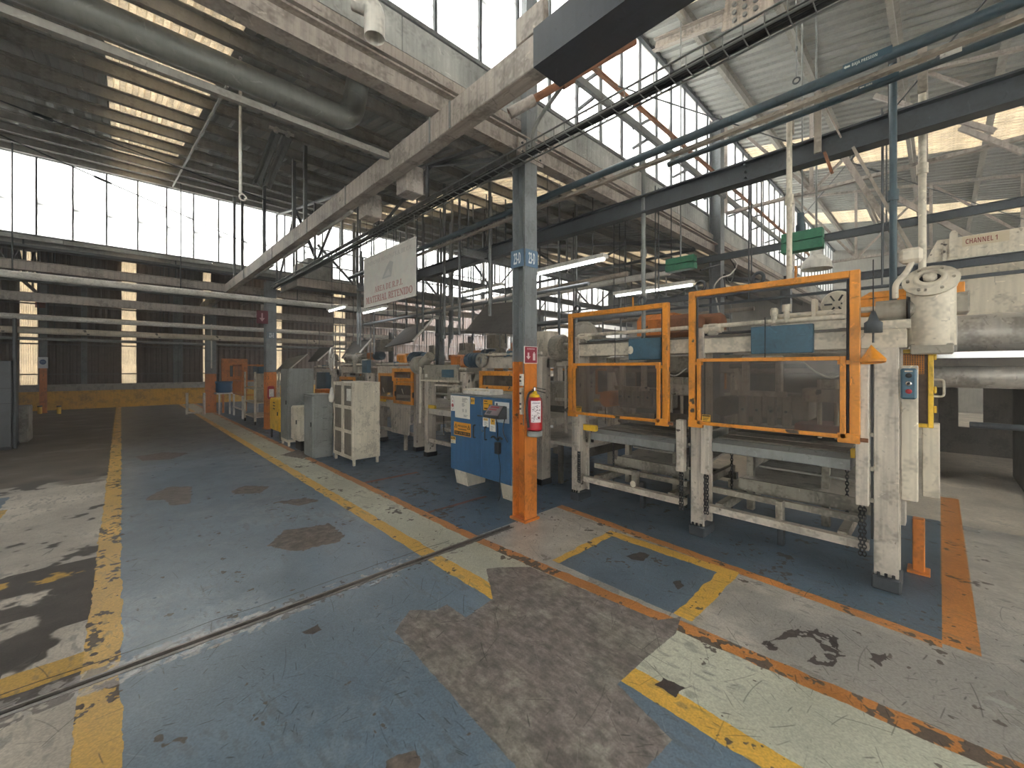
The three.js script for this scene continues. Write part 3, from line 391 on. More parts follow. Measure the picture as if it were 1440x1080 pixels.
{
  const t = thing('runway_beam', 'dark steel runway beam above the gated molding press', 'beam', [4.4, 3.4, -2]); beam('beam', 'I', 0.13, 0.2, 0.016, V(4.4, 3.5, -2), V(4.4, 3.5, 8.5), M.darkSteel, t); for (const D of [-0.45, 1.3]) for (const y of [-0.06, 0, 0.06]) rod('bolt', V(4.38, 3.5 + y, D), V(4.33, 3.5 + y, D), 0.012, M.darkSteel, t, 6);
  for (const [px, yA, yB, m] of [[1112, 140, 190, M.beige], [1150, 130, 215, M.beige], [1255, 85, 195, M.darkSteel], [1297, 60, 130, M.beige]]) { const [D] = onX(px, (yA + yB) / 2, 4.3); bar('hanger', V(4.3, onX(px, yB, 4.3)[1], D), V(4.3, onX(px, yA, 4.3)[1], D), 0.05, 0.02, m, t); }
  bar('brace', V(4.28, onX(1150, 130, 4.28)[1], onX(1150, 130, 4.28)[0]), V(4.28, onX(1182, 192, 4.28)[1], onX(1182, 192, 4.28)[0]), 0.06, 0.012, M.beige, t); bar('brace', V(4.3, onX(1200, 208, 4.3)[1], onX(1200, 208, 4.3)[0]), V(4.3, onX(1290, 365, 4.3)[1], onX(1290, 365, 4.3)[0]), 0.05, 0.02, M.beige, t); bar('loose_angle', V(4.2, onX(1160, 215, 4.2)[1], onX(1160, 215, 4.2)[0]), V(4.2, onX(1170, 243, 4.2)[1], onX(1170, 243, 4.2)[0]), 0.05, 0.02, M.rust, t);
}
// vertical service pipes dropping to the presses
[[1110, 150, 400, 4.2, 0.022, M.cream, 'pale vertical pipe dropping beside the larger orange press gate'], [1256, 90, 440, 4.2, 0.022, M.pipeBlue, 'dark blue vertical pipe dropping to the gearbox drum'], [1297, 55, 400, 4.6, 0.024, M.cream, 'pale vertical pipe ending at the gearbox drum'], [905, 215, 480, 4.4, 0.025, M.grey, 'thin grey vertical pipe behind the press gate with the heart-shaped bare spot'], [1126, 300, 350, 5.0, 0.03, M.pipeBlue, 'short dark vertical pipe carrying the green tray']].forEach(([px, y0, y1, X, r, m, label]) => { const [D, Ya] = onX(px, y0, X), [, Yb] = onX(px, y1, X), t = thing('service_pipe', label, 'pipe', [X, Yb, D]); rod('pipe', V(X, Yb, D), V(X, Math.min(Ya, 4.6), D), r, m, t, 12); rod('union', V(X, Yb + (Ya - Yb) * 0.45, D), V(X, Yb + (Ya - Yb) * 0.45 + 0.08, D), r * 1.5, m, t, 8); });
// horizontal rails in front of the glazing
[[4.86, 2.82, 0.05, 0.09, M.steel, 'grey steel rail crossing in front of the clerestory glazing'], [5.12, 2.8, 0.045, 0.045, M.rust, 'thin rusty rail crossing in front of the clerestory glazing']].forEach(([Y, D, w, h, m, label], k) => { const t = thing('glazing_rail', label, 'rail', [3.3, Y, D]); beam('rail', k ? 'L' : 'C', w, h, 0.008, V(3.2, Y, D), V(16, Y, D), m, t); for (let X = 4.1; X < 16; X += 1.3) bar('bracket', V(X, Y, D), V(X, Y - (k ? 0.02 : 0.05), 3.1), 0.03, 0.03, M.darkSteel, t); });
// green cable troughs
[[1100, 1158, 320, 358, 5.0, 'long green sheet metal trough hung over the larger orange press gate'], [938, 978, 358, 384, 5.6, 'green sheet metal trough hung over the press gate with the bare spot']].forEach(([p0, p1, y0, y1, X, label]) => { const [Da, Ya] = onX(p1, y0, X), [Db, Yb] = onX(p0, y1, X), t = thing('cable_trough', label, 'trough', [X, Yb, Da]); cham('upper_tray', X - 0.05, X + 0.05, (Ya + Yb) / 2 + 0.005, Ya, Da, Db, M.green, t, 0.004); cham('lower_tray', X - 0.06, X + 0.06, Yb, (Ya + Yb) / 2 - 0.005, Da, Db, M.green, t, 0.004); rod('hanger', V(X, Ya, (Da + Db) / 2), V(X, roofY(0, (Da + Db) / 2) + 0.01, (Da + Db) / 2), 0.008, M.grey, t, 6); });
// roof trusses along the column lines (bay beyond the first glazing) and over the presses
function truss(X, D0, D1, Y0, b, m, label, n = 6) {
  const t = thing('roof_truss', label, 'truss', [X, Y0, D0]); const top = (D) => roofY(b, D) - 0.22;
  beam('bottom_chord', 'L', 0.07, 0.07, 0.009, V(X, Y0, D0), V(X, Y0, D1), m, t); beam('top_chord', 'L', 0.07, 0.07, 0.009, V(X, top(D0), D0), V(X, top(D1), D1), m, t);
  for (let i = 0; i <= n; i++) { const D = D0 + (D1 - D0) * i / n, E = D0 + (D1 - D0) * (i + 1) / n; if (top(D) - Y0 > 0.05) beam('web_post', 'L', 0.055, 0.055, 0.007, V(X, Y0, D), V(X, top(D), D), m, t); if (i < n) { const a = i % 2 ? [top(D), Y0] : [Y0, top(E)]; beam('web_diagonal', 'L', 0.055, 0.055, 0.007, V(X + 0.03, a[0], D), V(X + 0.03, a[1], E), m, t); } }
}
truss(3.1, 3.4, 12.6, 3.98, 1, M.steel, 'open steel roof truss above the column marked 23-D'); truss(8.3, 3.4, 12.6, 3.98, 1, M.steel, 'open steel roof truss over the second press line'); truss(13.5, 3.4, 12.6, 3.98, 1, M.steel, 'open steel roof truss over the distant press line'); truss(8.3, -6.5, 2.8, 4.55, 0, M.beam, 'pale open steel truss above the dryer hood', 7); truss(13.5, -6.5, 2.8, 4.4, 0, M.beam, 'pale open steel truss over the end of the dryer', 7); truss(-2.1, 13.3, 22, 4.2, 2, M.steel, 'open steel roof truss over the end of the aisle');
// sloping purlin braces, stay cables
[[[320, 120], [243, 262], 0.016, M.purlin, 'thin pale strut following the roof slope beside the translucent strip']].forEach(([a, b, r, m, label]) => { const P = ([px, py]) => { const q = ray(px, py), t = (6.02 - K * 13 - 0.2 - EYE) / (q[1] - K * q[2]); return V(q[0] * t, EYE + q[1] * t, q[2] * t); }; const t = thing('roof_strut', label, 'strut', [0.8, 5, 9]); rod('strut', P(a), P(b), r, m, t, 8); });
[[[-3, 4.8, 7.2], [3.0, 4.3, 11.3], 'thin diagonal stay cable under the aisle roof'], [[-3, 4.5, 6.3], [2.0, 4.7, 8.6], 'thin level stay cable under the left roof'], [[4.2, 4.9, 2.6], [14, 4.6, -1.5], 'thin stay cable under the roof over the dryer'], [[5, 4.6, -0.3], [12, 5.2, 2.4], 'thin stay cable rising towards the glazing']].forEach(([a, b, label]) => { const t = thing('stay_cable', label, 'cable', a); rod('wire', V(...a), V(...b), 0.009, M.darkSteel, t, 6); rod('turnbuckle', V(...a).lerp(V(...b), 0.45), V(...a).lerp(V(...b), 0.48), 0.02, M.darkSteel, t, 6); });
// pale diagonal angles on the right, over the dryer
[[[1230, 135], [1400, 185], 8.2], [[1350, 180], [1440, 215], 8.2], [[1245, 270], [1415, 360], 7.5], [[1180, 210], [1280, 365], 6.5]].forEach(([a, b, X], i) => { const [D0, Y0] = onX(...a, X), [D1, Y1] = onX(...b, X), t = thing('roof_brace', ['pale steel brace high above the dryer hood', 'short pale steel brace at the end of the dryer roof', 'pale steel brace reaching down to the dryer hood', 'pale flat brace dropping to the gearbox drum'][i], 'brace', [X, Math.min(Y0, Y1), D1]); beam('angle', 'L', 0.06, 0.06, 0.008, V(X, Y0, D0), V(X, Y1, D1), M.beam, t); });
// dark rails running over the dryer, towards the viewer
[[[1240, 320], [1440, 280], 6.0, 0.04, 0.09, 'dark conveyor rail over the dryer hood'], [[1300, 377], [1440, 358], 5.6, 0.05, 0.08, 'dark double rail in front of the dryer hood'], [[1312, 395], [1437, 380], 5.5, 0.03, 0.03, 'thin dark pipe along the dryer hood']].forEach(([a, b, X, w, h, label]) => { const [D0, Y0] = onX(...a, X), [D1] = onX(...b, X), t = thing('conveyor_rail', label, 'rail', [X, Y0, D1]); beam('rail', 'I', w, h, 0.008, V(X, Y0, Math.max(D0, 3)), V(X, Y0, -3), M.darkSteel, t); for (let D = -2; D < 3; D += 1.2) rod('hanger_rod', V(X, Y0, D), V(X, Math.max(Y0 + 0.4, 4.2), D), 0.008, M.darkSteel, t, 6); });

// big duct under the aisle roof, with its supporting channel
{
  const t = thing('ventilation_duct', 'large grey round duct crossing under the aisle roof and turning up', 'duct', [-6, 3.7, 3.75]); pipe('duct', [V(-8, 3.83, 3.72), V(1.5, 3.83, 3.68), V(1.62, 4.5, 3.7)], 0.1, M.duct, t, 0.16, 20); for (const X of [-3, -0.6, 0.9]) put('band', ringG(0.102, 0.007, V(X, 3.83, 3.71), new THREE.Vector3(1, 0, 0)), M.darkSteel, t);
  const u = thing('duct_channel', 'pale steel channel running under the large grey duct', 'channel', [-8, 3.66, 3.9]); beam('channel', 'C', 0.05, 0.055, 0.008, V(-8, 3.715, 3.85), V(1.93, 3.715, 3.81), M.purlin, u);
  const [D, Y] = onX(338, 150, 1.1); const h = thing('hanging_rod', 'white hanging rod with a hook under the large grey duct', 'rod', [onY(338, 200, 3.8)[0], 3.3, onY(338, 200, 3.8)[1]]); const p = BASE.get(h); rod('rod', V(p.x, 3.3, -p.z), V(p.x, roofY(1, -p.z) + 0.01, -p.z), 0.014, M.white, h, 8); put('hook', ringG(0.03, 0.008, V(p.x + 0.02, 3.27, -p.z), new THREE.Vector3(0, 0, 1), 12), M.white, h);
  const s = thing('vent_stub', 'pale curved vent stub beside the gutter beam', 'vent', [1.5, 4.2, 2.9]); const c = onD(525, 40, 2.8); pipe('pipe', [V(c[0], 3.95, 2.78), V(c[0], 4.16, 2.78), V(c[0] - 0.12, 4.2, 2.85)], 0.07, M.white, s, 0.06, 16);
}
// ---------------------------------------------------------------- lights: fluorescent battens that are on, twin reflectors that are off
const tubeGlow = new THREE.MeshStandardMaterial({ color: 0xffffff, emissive: new THREE.Color(1, 1, 1), emissiveIntensity: 6, roughness: 0.5 });
function batten(X, Y, D0, D1, label, power = 12) {
  const t = thing('fluorescent_batten', label, 'lamp', [X, Y, D0]); box('housing', X - 0.06, X + 0.06, Y + 0.02, Y + 0.07, D0, D1, M.white, t); rod('tube', V(X, Y, D0 + 0.02), V(X, Y, D1 - 0.02), 0.016, tubeGlow, t, 10); for (const D of [D0 + 0.2, D1 - 0.2]) rod('hanger', V(X, Y + 0.07, D), V(X, roofY(D > 3.2 ? 1 : 0, D) + 0.01, D), 0.006, M.darkSteel, t, 6);
  const l = new THREE.RectAreaLight(0xf2f6ff, power, 0.06, D1 - D0 - 0.04); l.position.set(0, -0.022, -(D1 - D0) / 2); l.rotation.x = -Math.PI / 2; t.add(l);
}
batten(4.55, 3.02, 3.0, 4.2, 'lit fluorescent batten just beside the column marked 23-D'); batten(6.2, 2.85, 2.55, 3.9, 'lit fluorescent batten above the orange gearmotor'); batten(5.4, 3.2, 5.9, 7.2, 'lit fluorescent batten beyond the slogan banner'); batten(4.3, 2.95, 8.6, 9.8, 'lit fluorescent batten past the slanted dark boards'); batten(3.7, 3.0, 9.4, 10.4, 'lit fluorescent batten above the tall grey locker'); batten(-2.9, 2.2, 9.5, 10.7, 'lit fluorescent batten over the dark machine beside the aisle');
{
  const a = onX(402, 190, 1.6), b = onX(372, 262, 1.6), t = thing('twin_reflector', 'unlit twin reflector lamp hanging tilted under the aisle roof', 'lamp', [1.6, b[1], b[0]]); const p = V(1.55, a[1], a[0]), q = V(1.55, b[1], b[0]);
  for (const s of [-0.07, 0.07]) { const o = new THREE.Vector3(s, 0, 0); const sh = new THREE.Shape(); [[-0.06, -0.03], [-0.02, 0.02], [0.02, 0.02], [0.06, -0.03], [0.05, -0.03], [0.015, 0.012], [-0.015, 0.012], [-0.05, -0.03]].forEach(([x, y], i) => i ? sh.lineTo(x, y) : sh.moveTo(x, y)); put('reflector', orient(new THREE.ExtrudeGeometry(sh, { depth: p.distanceTo(q), bevelEnabled: false }), p.clone().add(o), q.clone().add(o)), M.grey, t); rod('end_cap', p.clone().add(o), p.clone().add(o).lerp(q.clone().add(o), -0.05), 0.03, M.white, t, 8); }
  bar('cross_bar', p.clone().add(new THREE.Vector3(-0.15, 0.03, 0)), p.clone().add(new THREE.Vector3(0.15, 0.03, 0)), 0.03, 0.03, M.white, t);
}

// ---------------------------------------------------------------- the gated molding press: a long frame with two gated stations
M.pane = new THREE.MeshPhysicalMaterial({ color: new THREE.Color(0.66, 0.62, 0.58), transmission: 0.94, roughness: 0.06, thickness: 0, specularIntensity: 0.25 });
const warnTex = printed(128, 96, (c) => { c.fillStyle = '#e0a61e'; c.fillRect(0, 0, 128, 96); c.fillStyle = '#221a10'; c.fillRect(6, 6, 116, 20); for (let i = 0; i < 4; i++) c.fillRect(14, 38 + i * 13, 100 - i * 12, 6); });
const chainG = (n) => { const g = []; for (let i = 0; i < n; i++) { const r = new THREE.TorusGeometry(0.014, 0.005, 5, 8); r.scale(0.8, 1.25, 1); if (i % 2) r.rotateY(Math.PI / 2); r.translate(0, -i * 0.027, 0); g.push(r); } return uvMetres(merge(g)); };
const CHAIN = chainG(14);
const press = thing('molding_press', 'large grey and orange two-station molding press on the blue floor', 'machine', [4.0, 0, 0.2]);
{
  const t = press, X = 3.98;
  const post = (D0, D1, top, x1 = 4.2) => {
    const p = put('front_post', merge([chamG(X, X + 0.02, 0.1, top, D0, D1, 0.004), chamG(x1 - 0.02, x1, 0.1, top, D0, D1, 0.004), chamG(X + 0.02, x1 - 0.02, 0.1, top, (D0 + D1) / 2 - 0.012, (D0 + D1) / 2 + 0.012, 0.003)]), M.press, t);
    put('foot_plate', chamG(X - 0.02, x1 + 0.02, 0, 0.1, D0 - 0.012, D1 + 0.012, 0.01), M.darkSteel, p); for (const [y, d] of [[0.36, 0.3], [0.36, 0.7], [0.5, 0.3], [0.5, 0.7], [1.1, 0.3], [1.1, 0.55], [1.62, 0.4]]) put('bolt', rodG(V(X + 0.001, y, D0 + (D1 - D0) * d), V(X - 0.009, y, D0 + (D1 - D0) * d), 0.011, 8), M.press, p);
    for (const d of [0.2, 0.5, 0.8]) put('anchor_bolt', rodG(V(X - 0.012, 0.1, D0 + (D1 - D0) * d), V(X - 0.012, 0.125, D0 + (D1 - D0) * d), 0.01, 6), M.black, p);
  };
  post(0.2, 0.335, 1.75); post(1.54, 1.665, 1.98); post(3.0, 3.11, 1.98);
  for (const D of [0.24, 1.56, 3.02]) cham('rear_post', 5.75, 5.95, 0, 2.0, D, D + 0.14, M.press, t, 0.006);
  // counterweight sleeves with chains hanging below
  for (const [D, y0, y1] of [[0.355, 0.6, 1.74], [1.465, 0.62, 1.1], [1.7, 0.6, 1.1], [2.93, 0.62, 1.1]]) { cham('counterweight_sleeve', 3.9, 3.975, y0, y1, D, D + 0.075, M.press, t, 0.005); for (const o of [0.028, 0.05]) shared('chain', CHAIN, M.black, t, 3.94, y0 - 0.01, D + o); }
  box('rack_strip', 3.975, 3.99, 0.35, 1.7, 0.337, 0.35, M.black, t); box('rack_strip', 3.975, 3.99, 0.35, 1.7, 1.53, 1.538, M.black, t); box('rack_strip', 3.975, 3.99, 0.35, 1.7, 1.667, 1.676, M.black, t);
  for (const D of [0.343, 1.672]) for (const y of [0.62, 0.85, 1.1]) cham('catch', 3.955, 3.985, y, y + 0.03, D - 0.012, D + 0.012, M.cast, t, 0.004);
  // header girder, its pipes and blue covers
  cham('header_girder', 4.0, 4.22, 1.745, 1.885, 0.16, 3.14, M.cream, t, 0.006); box('header_rail', 3.985, 4.0, 1.885, 1.905, 0.4, 3.1, M.pressDark, t); cham('header_block', 4.02, 4.24, 1.905, 1.985, 0.33, 1.0, M.cream, t, 0.005);
  rod('hydraulic_pipe', V(4.0, 1.995, 0.5), V(4.0, 1.995, 1.55), 0.02, M.cream, t); rod('hydraulic_pipe', V(4.0, 1.995, 1.7), V(4.0, 1.995, 3.0), 0.02, M.cream, t); rod('hydraulic_pipe', V(4.14, 2.05, 0.3), V(4.14, 2.05, 1.0), 0.022, M.cream, t); rod('hydraulic_pipe', V(4.02, 1.925, 1.15), V(4.02, 1.925, 1.6), 0.013, M.black, t); rod('hydraulic_pipe', V(4.02, 1.925, 2.2), V(4.02, 1.925, 3.0), 0.016, M.steel, t); rod('hydraulic_pipe', V(4.02, 1.86, 2.3), V(4.02, 1.86, 3.0), 0.016, M.pressDark, t);
  for (const D of [0.88, 0.97]) rod('pipe_fitting', V(4.0, 1.98, D), V(4.0, 2.11, D), 0.022, M.cream, t); rod('pipe_fitting', V(4.0, 2.07, 0.88), V(4.0, 2.13, 0.88), 0.034, M.cream, t, 8); rod('pipe_fitting', V(4.0, 2.05, 0.97), V(4.0, 2.1, 0.97), 0.03, M.cream, t, 8); for (const D of [0.7, 0.5]) cham('pipe_clamp', 4.1, 4.2, 1.95, 2.17, D, D + 0.03, M.cream, t, 0.003);
  for (const D of [1.42, 2.9]) { cham('bearing_block', 3.98, 4.1, 1.9, 2.02, D, D + 0.1, M.cast, t, 0.02); rod('bearing_shaft', V(4.02, 1.97, D - 0.03), V(4.02, 1.97, D + 0.13), 0.045, M.cream, t); }
  cham('cover_panel', 3.935, 3.985, 1.725, 1.955, 0.69, 1.13, M.panelBlue, t, 0.004); cham('cover_panel', 3.935, 3.985, 1.69, 1.915, 1.95, 2.31, M.panelBlue, t, 0.004);
  { const g = new THREE.SphereGeometry(0.034, 14, 10); g.scale(0.08, 1.3, 1); put('bare_paint_spot', merge([g.clone().translate(3.934, 1.795, -2.285), g.clone().scale(1, 0.8, 1).translate(3.934, 0.37, 0).translate(0, 0, -2.255)]), M.cream, t); }
  rod('guide_wire', V(3.93, 1.66, 1.02), V(3.93, 2.03, 1.02), 0.004, M.black, t, 6); rod('guide_wire', V(3.93, 1.66, 2.47), V(3.93, 2.05, 2.47), 0.004, M.black, t, 6);
  // sliding gates
  for (const [D0, D1, Y0, Y1, YM] of [[0.43, 1.61, 1.07, 2.32, 1.69], [1.87, 3.05, 1.05, 2.25, 1.66]]) {
    const f = put('gate_frame', merge([chamG(3.87, 3.92, Y0, Y1, D0 - 0.03, D0 + 0.03, 0.004), chamG(3.87, 3.92, Y0, Y1, D1 - 0.03, D1 + 0.03, 0.004), chamG(3.87, 3.92, Y1 - 0.05, Y1, D0 + 0.03, D1 - 0.03, 0.004)]), M.orange, t);
    put('guard_frame', merge([chamG(3.86, 3.89, Y0 + 0.01, YM, D0 + 0.05, D0 + 0.085, 0.003), chamG(3.86, 3.89, Y0 + 0.01, YM, D1 - 0.085, D1 - 0.05, 0.003), chamG(3.86, 3.89, YM - 0.03, YM, D0 + 0.085, D1 - 0.085, 0.003), chamG(3.86, 3.89, Y0 + 0.01, Y0 + 0.04, D0 + 0.085, D1 - 0.085, 0.003), chamG(3.86, 3.9, Y0 - 0.02, Y0 + 0.05, D0 - 0.03, D0 + 0.1, 0.004), chamG(3.86, 3.9, Y0 - 0.02, Y0 + 0.05, D1 - 0.1, D1 + 0.03, 0.004)]), M.orange, f);
    box('guard_pane', 3.872, 3.878, Y0 + 0.04, YM - 0.03, D0 + 0.085, D1 - 0.085, M.pane, f); sheet('warning_label', '-X', D1 - 0.17, D1 - 0.095, Y0 + 0.045, Y0 + 0.105, 3.869, warnTex, f, 0.002);
    for (const D of [D0 + 0.04, D1 - 0.04]) rod('guide_rod', V(3.9, Y0 + 0.05, D), V(3.9, Y1 - 0.06, D), 0.011, M.black, f, 8); for (const D of [D0 + 0.06, D1 - 0.06]) box('guide_lug', 3.87, 3.9, YM - 0.06, YM - 0.03, D - 0.04, D + 0.04, M.orange, f);
    put('stop_bolt', rodG(V(3.88, Y0 + 0.01, D0 - 0.03), V(3.88, Y0 + 0.01, D0 - 0.075), 0.015, 6), M.rust, f);
    for (const D of [D0 + 0.28, D1 - 0.06]) put('pulley', ringG(0.045, 0.014, V(3.93, Y1 + 0.05, D + (D < 1 ? 0.36 : 0)), new THREE.Vector3(1, 0, 0.25)), M.darkSteel, f); put('pulley_lug', boxG(3.9, 3.91, Y1, Y1 + 0.1, D0 + 0.36, D0 + 0.375), M.orange, f);
  }
  // mold carriages behind the panes
  for (const [D0, k] of [[0.42, 0], [1.78, 1]]) {
    const cx = 4.55; cham('mold_beam', cx - 0.1, cx + 0.25, 1.55, 1.74, D0 + 0.05, D0 + 1.15, M.cast, t, 0.01);
    const yk = put('yoke', merge([chamG(cx - 0.16, cx - 0.1, 1.36, 1.7, D0 + 0.58, D0 + 0.64, 0.01), chamG(cx - 0.16, cx - 0.1, 1.36, 1.7, D0 + 0.86, D0 + 0.92, 0.01), chamG(cx - 0.16, cx - 0.1, 1.66, 1.72, D0 + 0.58, D0 + 0.92, 0.01), barG(V(cx - 0.14, 1.36, D0 + 0.55), V(cx - 0.14, 1.36, D0 + 0.98), 0.05, 0.05), barG(V(cx - 0.13, 1.36, D0 + 0.92), V(cx - 0.13, 1.6, D0 + 0.98), 0.04, 0.04)]), M.press, t);
    for (let i = 0; i < 4; i++) { cham('ejector_bar', cx - 0.14, cx - 0.08, 1.06 + k * 0.1, 1.34, D0 + 0.52 + i * 0.12, D0 + 0.59 + i * 0.12, M.cast, t, 0.008); put('ejector_bolt', rodG(V(cx - 0.14, 1.2 + k * 0.06, D0 + 0.555 + i * 0.12), V(cx - 0.155, 1.2 + k * 0.06, D0 + 0.555 + i * 0.12), 0.013, 6), M.black, t); }
    cham('mold_plate', cx - 0.07, cx + 0.3, 1.12, 1.36, D0 + 0.4, D0 + 0.98, M.cast, t, 0.012); cham('side_bracket', cx - 0.1, cx + 0.2, 1.3, 1.42, D0 + 0.08, D0 + 0.44, M.press, t, 0.008); cham('lower_clamp', cx - 0.1, cx + 0.3, 1.0, 1.1, D0 + 0.1, D0 + 0.5, k ? M.pressDark : M.redbrown, t, 0.008);
    cham('clamp_cylinder', cx - 0.02, cx + 0.1, 1.4, 1.5, D0 + 0.15, D0 + 0.35, M.cream, t, 0.02); rod('clamp_pin', V(cx - 0.08, 1.62, D0 + 0.4), V(cx - 0.08, 1.62, D0 + 1.05), 0.03, M.pressDark, t); for (const D of [0.2, 0.32]) rod('tie_rod', V(cx - 0.05, 0.98, D0 + D), V(cx - 0.05, 1.5, D0 + D), 0.018, M.cream, t, 10); rod('roller_end', V(cx - 0.2, 1.22, D0 + 1.08), V(cx + 0.1, 1.22, D0 + 1.08), 0.1, k ? M.orange : M.pressDark, t, 18); hose('air_hose', [V(cx - 0.2, 1.66, D0 + 0.42), V(cx - 0.25, 1.56, D0 + 0.3), V(cx - 0.22, 1.52, D0 + 0.2), V(cx - 0.15, 1.6, D0 + 0.1)], 0.008, M.white, t);
    cham('back_plate', 5.1, 5.14, 1.0, 1.7, D0 + 0.1, D0 + 1.1, M.pressDark, t, 0.004);
    // work table
    const y = k ? 0.86 : 0.92; put('table_slab', prismG([[3.99, y - 0.09], [4.02, y - 0.1], [5.5, y - 0.08], [5.5, y + 0.015], [4.07, y + 0.015], [4.0, y - 0.015]], 'D', D0 + 0.05, D0 + 1.06), M.grey, t); for (let i = 0; i < 5; i++) box('table_slat', 4.12 + i * 0.24, 4.33 + i * 0.24, y + 0.015, y + 0.028, D0 + 0.08, D0 + 1.04, i % 2 ? M.cast : M.pressDark, t); cham('yellow_stop', 4.0, 4.06, y, y + 0.07, k ? D0 + 1.0 : D0 + 0.02, k ? D0 + 1.2 : D0 + 0.05, M.yellow, t, 0.004);
    // lower stacker: legs, sloped white tray, tie bars
    for (const [dx, dd] of [[4.5, 0.25], [4.5, 0.85], [5.2, 0.25], [5.2, 0.85]]) cham('table_leg', dx, dx + 0.07, 0.2, y - 0.1, D0 + dd, D0 + dd + 0.06, M.cast, t, 0.004);
    put('stacker_tray', prismG([[4.4, 0.5], [6.1, 0.62], [6.1, 0.645], [4.4, 0.525]], 'D', D0 + 0.02, D0 + 0.92), M.table, t); put('tray_edge', prismG([[4.37, 0.42], [4.4, 0.42], [4.4, 0.53], [4.37, 0.53]], 'D', D0 + 0.0, D0 + 0.94), M.cast, t); cham('slab_load', 4.5, 5.6, 0.635, 0.655, D0 + 0.06, D0 + 0.8, M.concrete, t, 0.004); t.children.at(-1).rotation.z = 0;
    bar('tie_bar', V(4.0, 0.29, D0 - 0.06), V(4.0, 0.29, D0 + 1.14), 0.075, 0.06, M.press, t); bar('tie_bar', V(4.15, 0.43, D0 - 0.02), V(4.15, 0.43, D0 + 1.1), 0.05, 0.05, M.cast, t); bar('tie_bar', V(4.6, 0.4, D0 - 0.02), V(4.6, 0.4, D0 + 1.1), 0.08, 0.08, M.cast, t); bar('tie_bar', V(5.6, 0.25, D0 - 0.02), V(5.6, 0.25, D0 + 1.1), 0.08, 0.08, M.pressDark, t);
    for (const D of [D0 + 0.1, D0 + 1.0]) { bar('cross_bar', V(4.02, 0.3, D), V(5.8, 0.3, D), 0.06, 0.08, M.cast, t); shared('chain', CHAIN, M.black, t, 4.42, 0.82, D + 0.02); shared('chain', CHAIN, M.black, t, 4.42, 0.46, D + 0.02); } cham('jack_foot', 4.3, 4.36, 0.0, 0.3, D0 + 0.55, D0 + 0.6, M.darkSteel, t, 0.004); cham('sill_bracket', 4.03, 4.12, 0.28, 0.47, D0 + 0.5, D0 + 0.55, M.cast, t, 0.004);
  }
  for (const D of [0.3, 1.6, 3.05]) bar('top_beam', V(4.1, 1.93, D), V(5.9, 1.93, D), 0.1, 0.14, M.cast, t); bar('rear_girder', V(5.85, 1.93, 0.2), V(5.85, 1.93, 3.1), 0.14, 0.16, M.press, t);
  // gearmotors on the top
  { const m = put('gearmotor_housing', chamG(4.75, 5.3, 1.98, 2.24, 1.95, 2.35, 0.05), M.rust, t); m.name = 'gearmotor'; put('gear_cover', prismG([[4.9, 2.02], [5.5, 2.02], [5.5, 2.22], [5.35, 2.3], [5.0, 2.3], [4.9, 2.22]], 'D', 2.3, 2.75), M.colOrange, m); put('motor_body', turnedG([[0, 0], [0.1, 0], [0.13, 0.04], [0.13, 0.28], [0.1, 0.32], [0, 0.32]], V(5.2, 2.14, 2.1), V(5.2, 2.14, 0), 20), M.rust, m); }
  { const m = put('fan_motor', turnedG([[0, 0], [0.1, 0], [0.12, 0.03], [0.12, 0.22], [0.09, 0.3], [0, 0.3]], V(4.5, 2.16, 0.62), V(5.6, 2.16, 0.62), 24), M.cream, t); for (let i = 0; i < 6; i++) { const a = i * 1.047; put('fan_slot', barG(V(4.492, 2.16 + Math.sin(a) * 0.03, 0.62 + Math.cos(a) * 0.03), V(4.492, 2.16 + Math.sin(a) * 0.085, 0.62 + Math.cos(a) * 0.085), 0.022, 0.012), M.black, m); } cham('belt_cover', 4.7, 5.0, 2.05, 2.21, 0.0, 0.6, M.orange, t, 0.01); put('cover_bevel', prismG([[0.0, 2.21], [0.5, 2.21], [0.42, 2.26], [0.0, 2.26]], 'X', 4.7, 5.0), M.orange, t); }
  rod('coupling_drum', V(4.1, 2.02, 0.33), V(4.1, 2.02, 0.12), 0.082, M.cast, t, 24); put('drum_flange', turnedG([[0.0, 0], [0.1, 0], [0.1, 0.02], [0, 0.02]], V(4.1, 2.02, 0.165), V(4.1, 2.02, 0), 24), M.black, t); cham('drum_saddle', 4.02, 4.2, 1.885, 1.95, 0.14, 0.33, M.cream, t, 0.004);
  { // gearbox drum at the end of the header
    const d = 0.045, x = 4.12, m = put('gearbox_drum', turnedG([[0, 0], [0.125, 0], [0.125, 0.4], [0.13, 0.41], [0.13, 0.43], [0, 0.43]], V(x, 1.76, d), V(x, 3, d), 30), M.cream, t); put('drum_bracket', chamG(x - 0.1, x + 0.12, 1.7, 1.77, d - 0.11, d + 0.1, 0.006), M.cast, m);
    const a = V(x - 0.06, 2.2, d + 0.0), n = new THREE.Vector3(-0.75, 0.62, -0.05).normalize(); put('inspection_flange', turnedG([[0.0, 0], [0.14, 0], [0.145, 0.02], [0.085, 0.025], [0.085, 0.05], [0.055, 0.05], [0.055, 0.02], [0, 0.02]], a, a.clone().add(n), 26), M.cream, m); put('flange_hole', turnedG([[0, 0.021], [0.055, 0.021], [0.055, 0.03], [0.0, 0.03]], a, a.clone().add(n), 20), M.black, m); for (let i = 0; i < 6; i++) { const e = new THREE.Vector3(0, 0, 1), f = n.clone().cross(e).normalize(), c = a.clone().addScaledVector(e, Math.cos(i * 1.05) * 0.112).addScaledVector(f, Math.sin(i * 1.05) * 0.112); put('flange_bolt', rodG(c, c.clone().addScaledVector(n, 0.035), 0.01, 6), M.cast, m); }
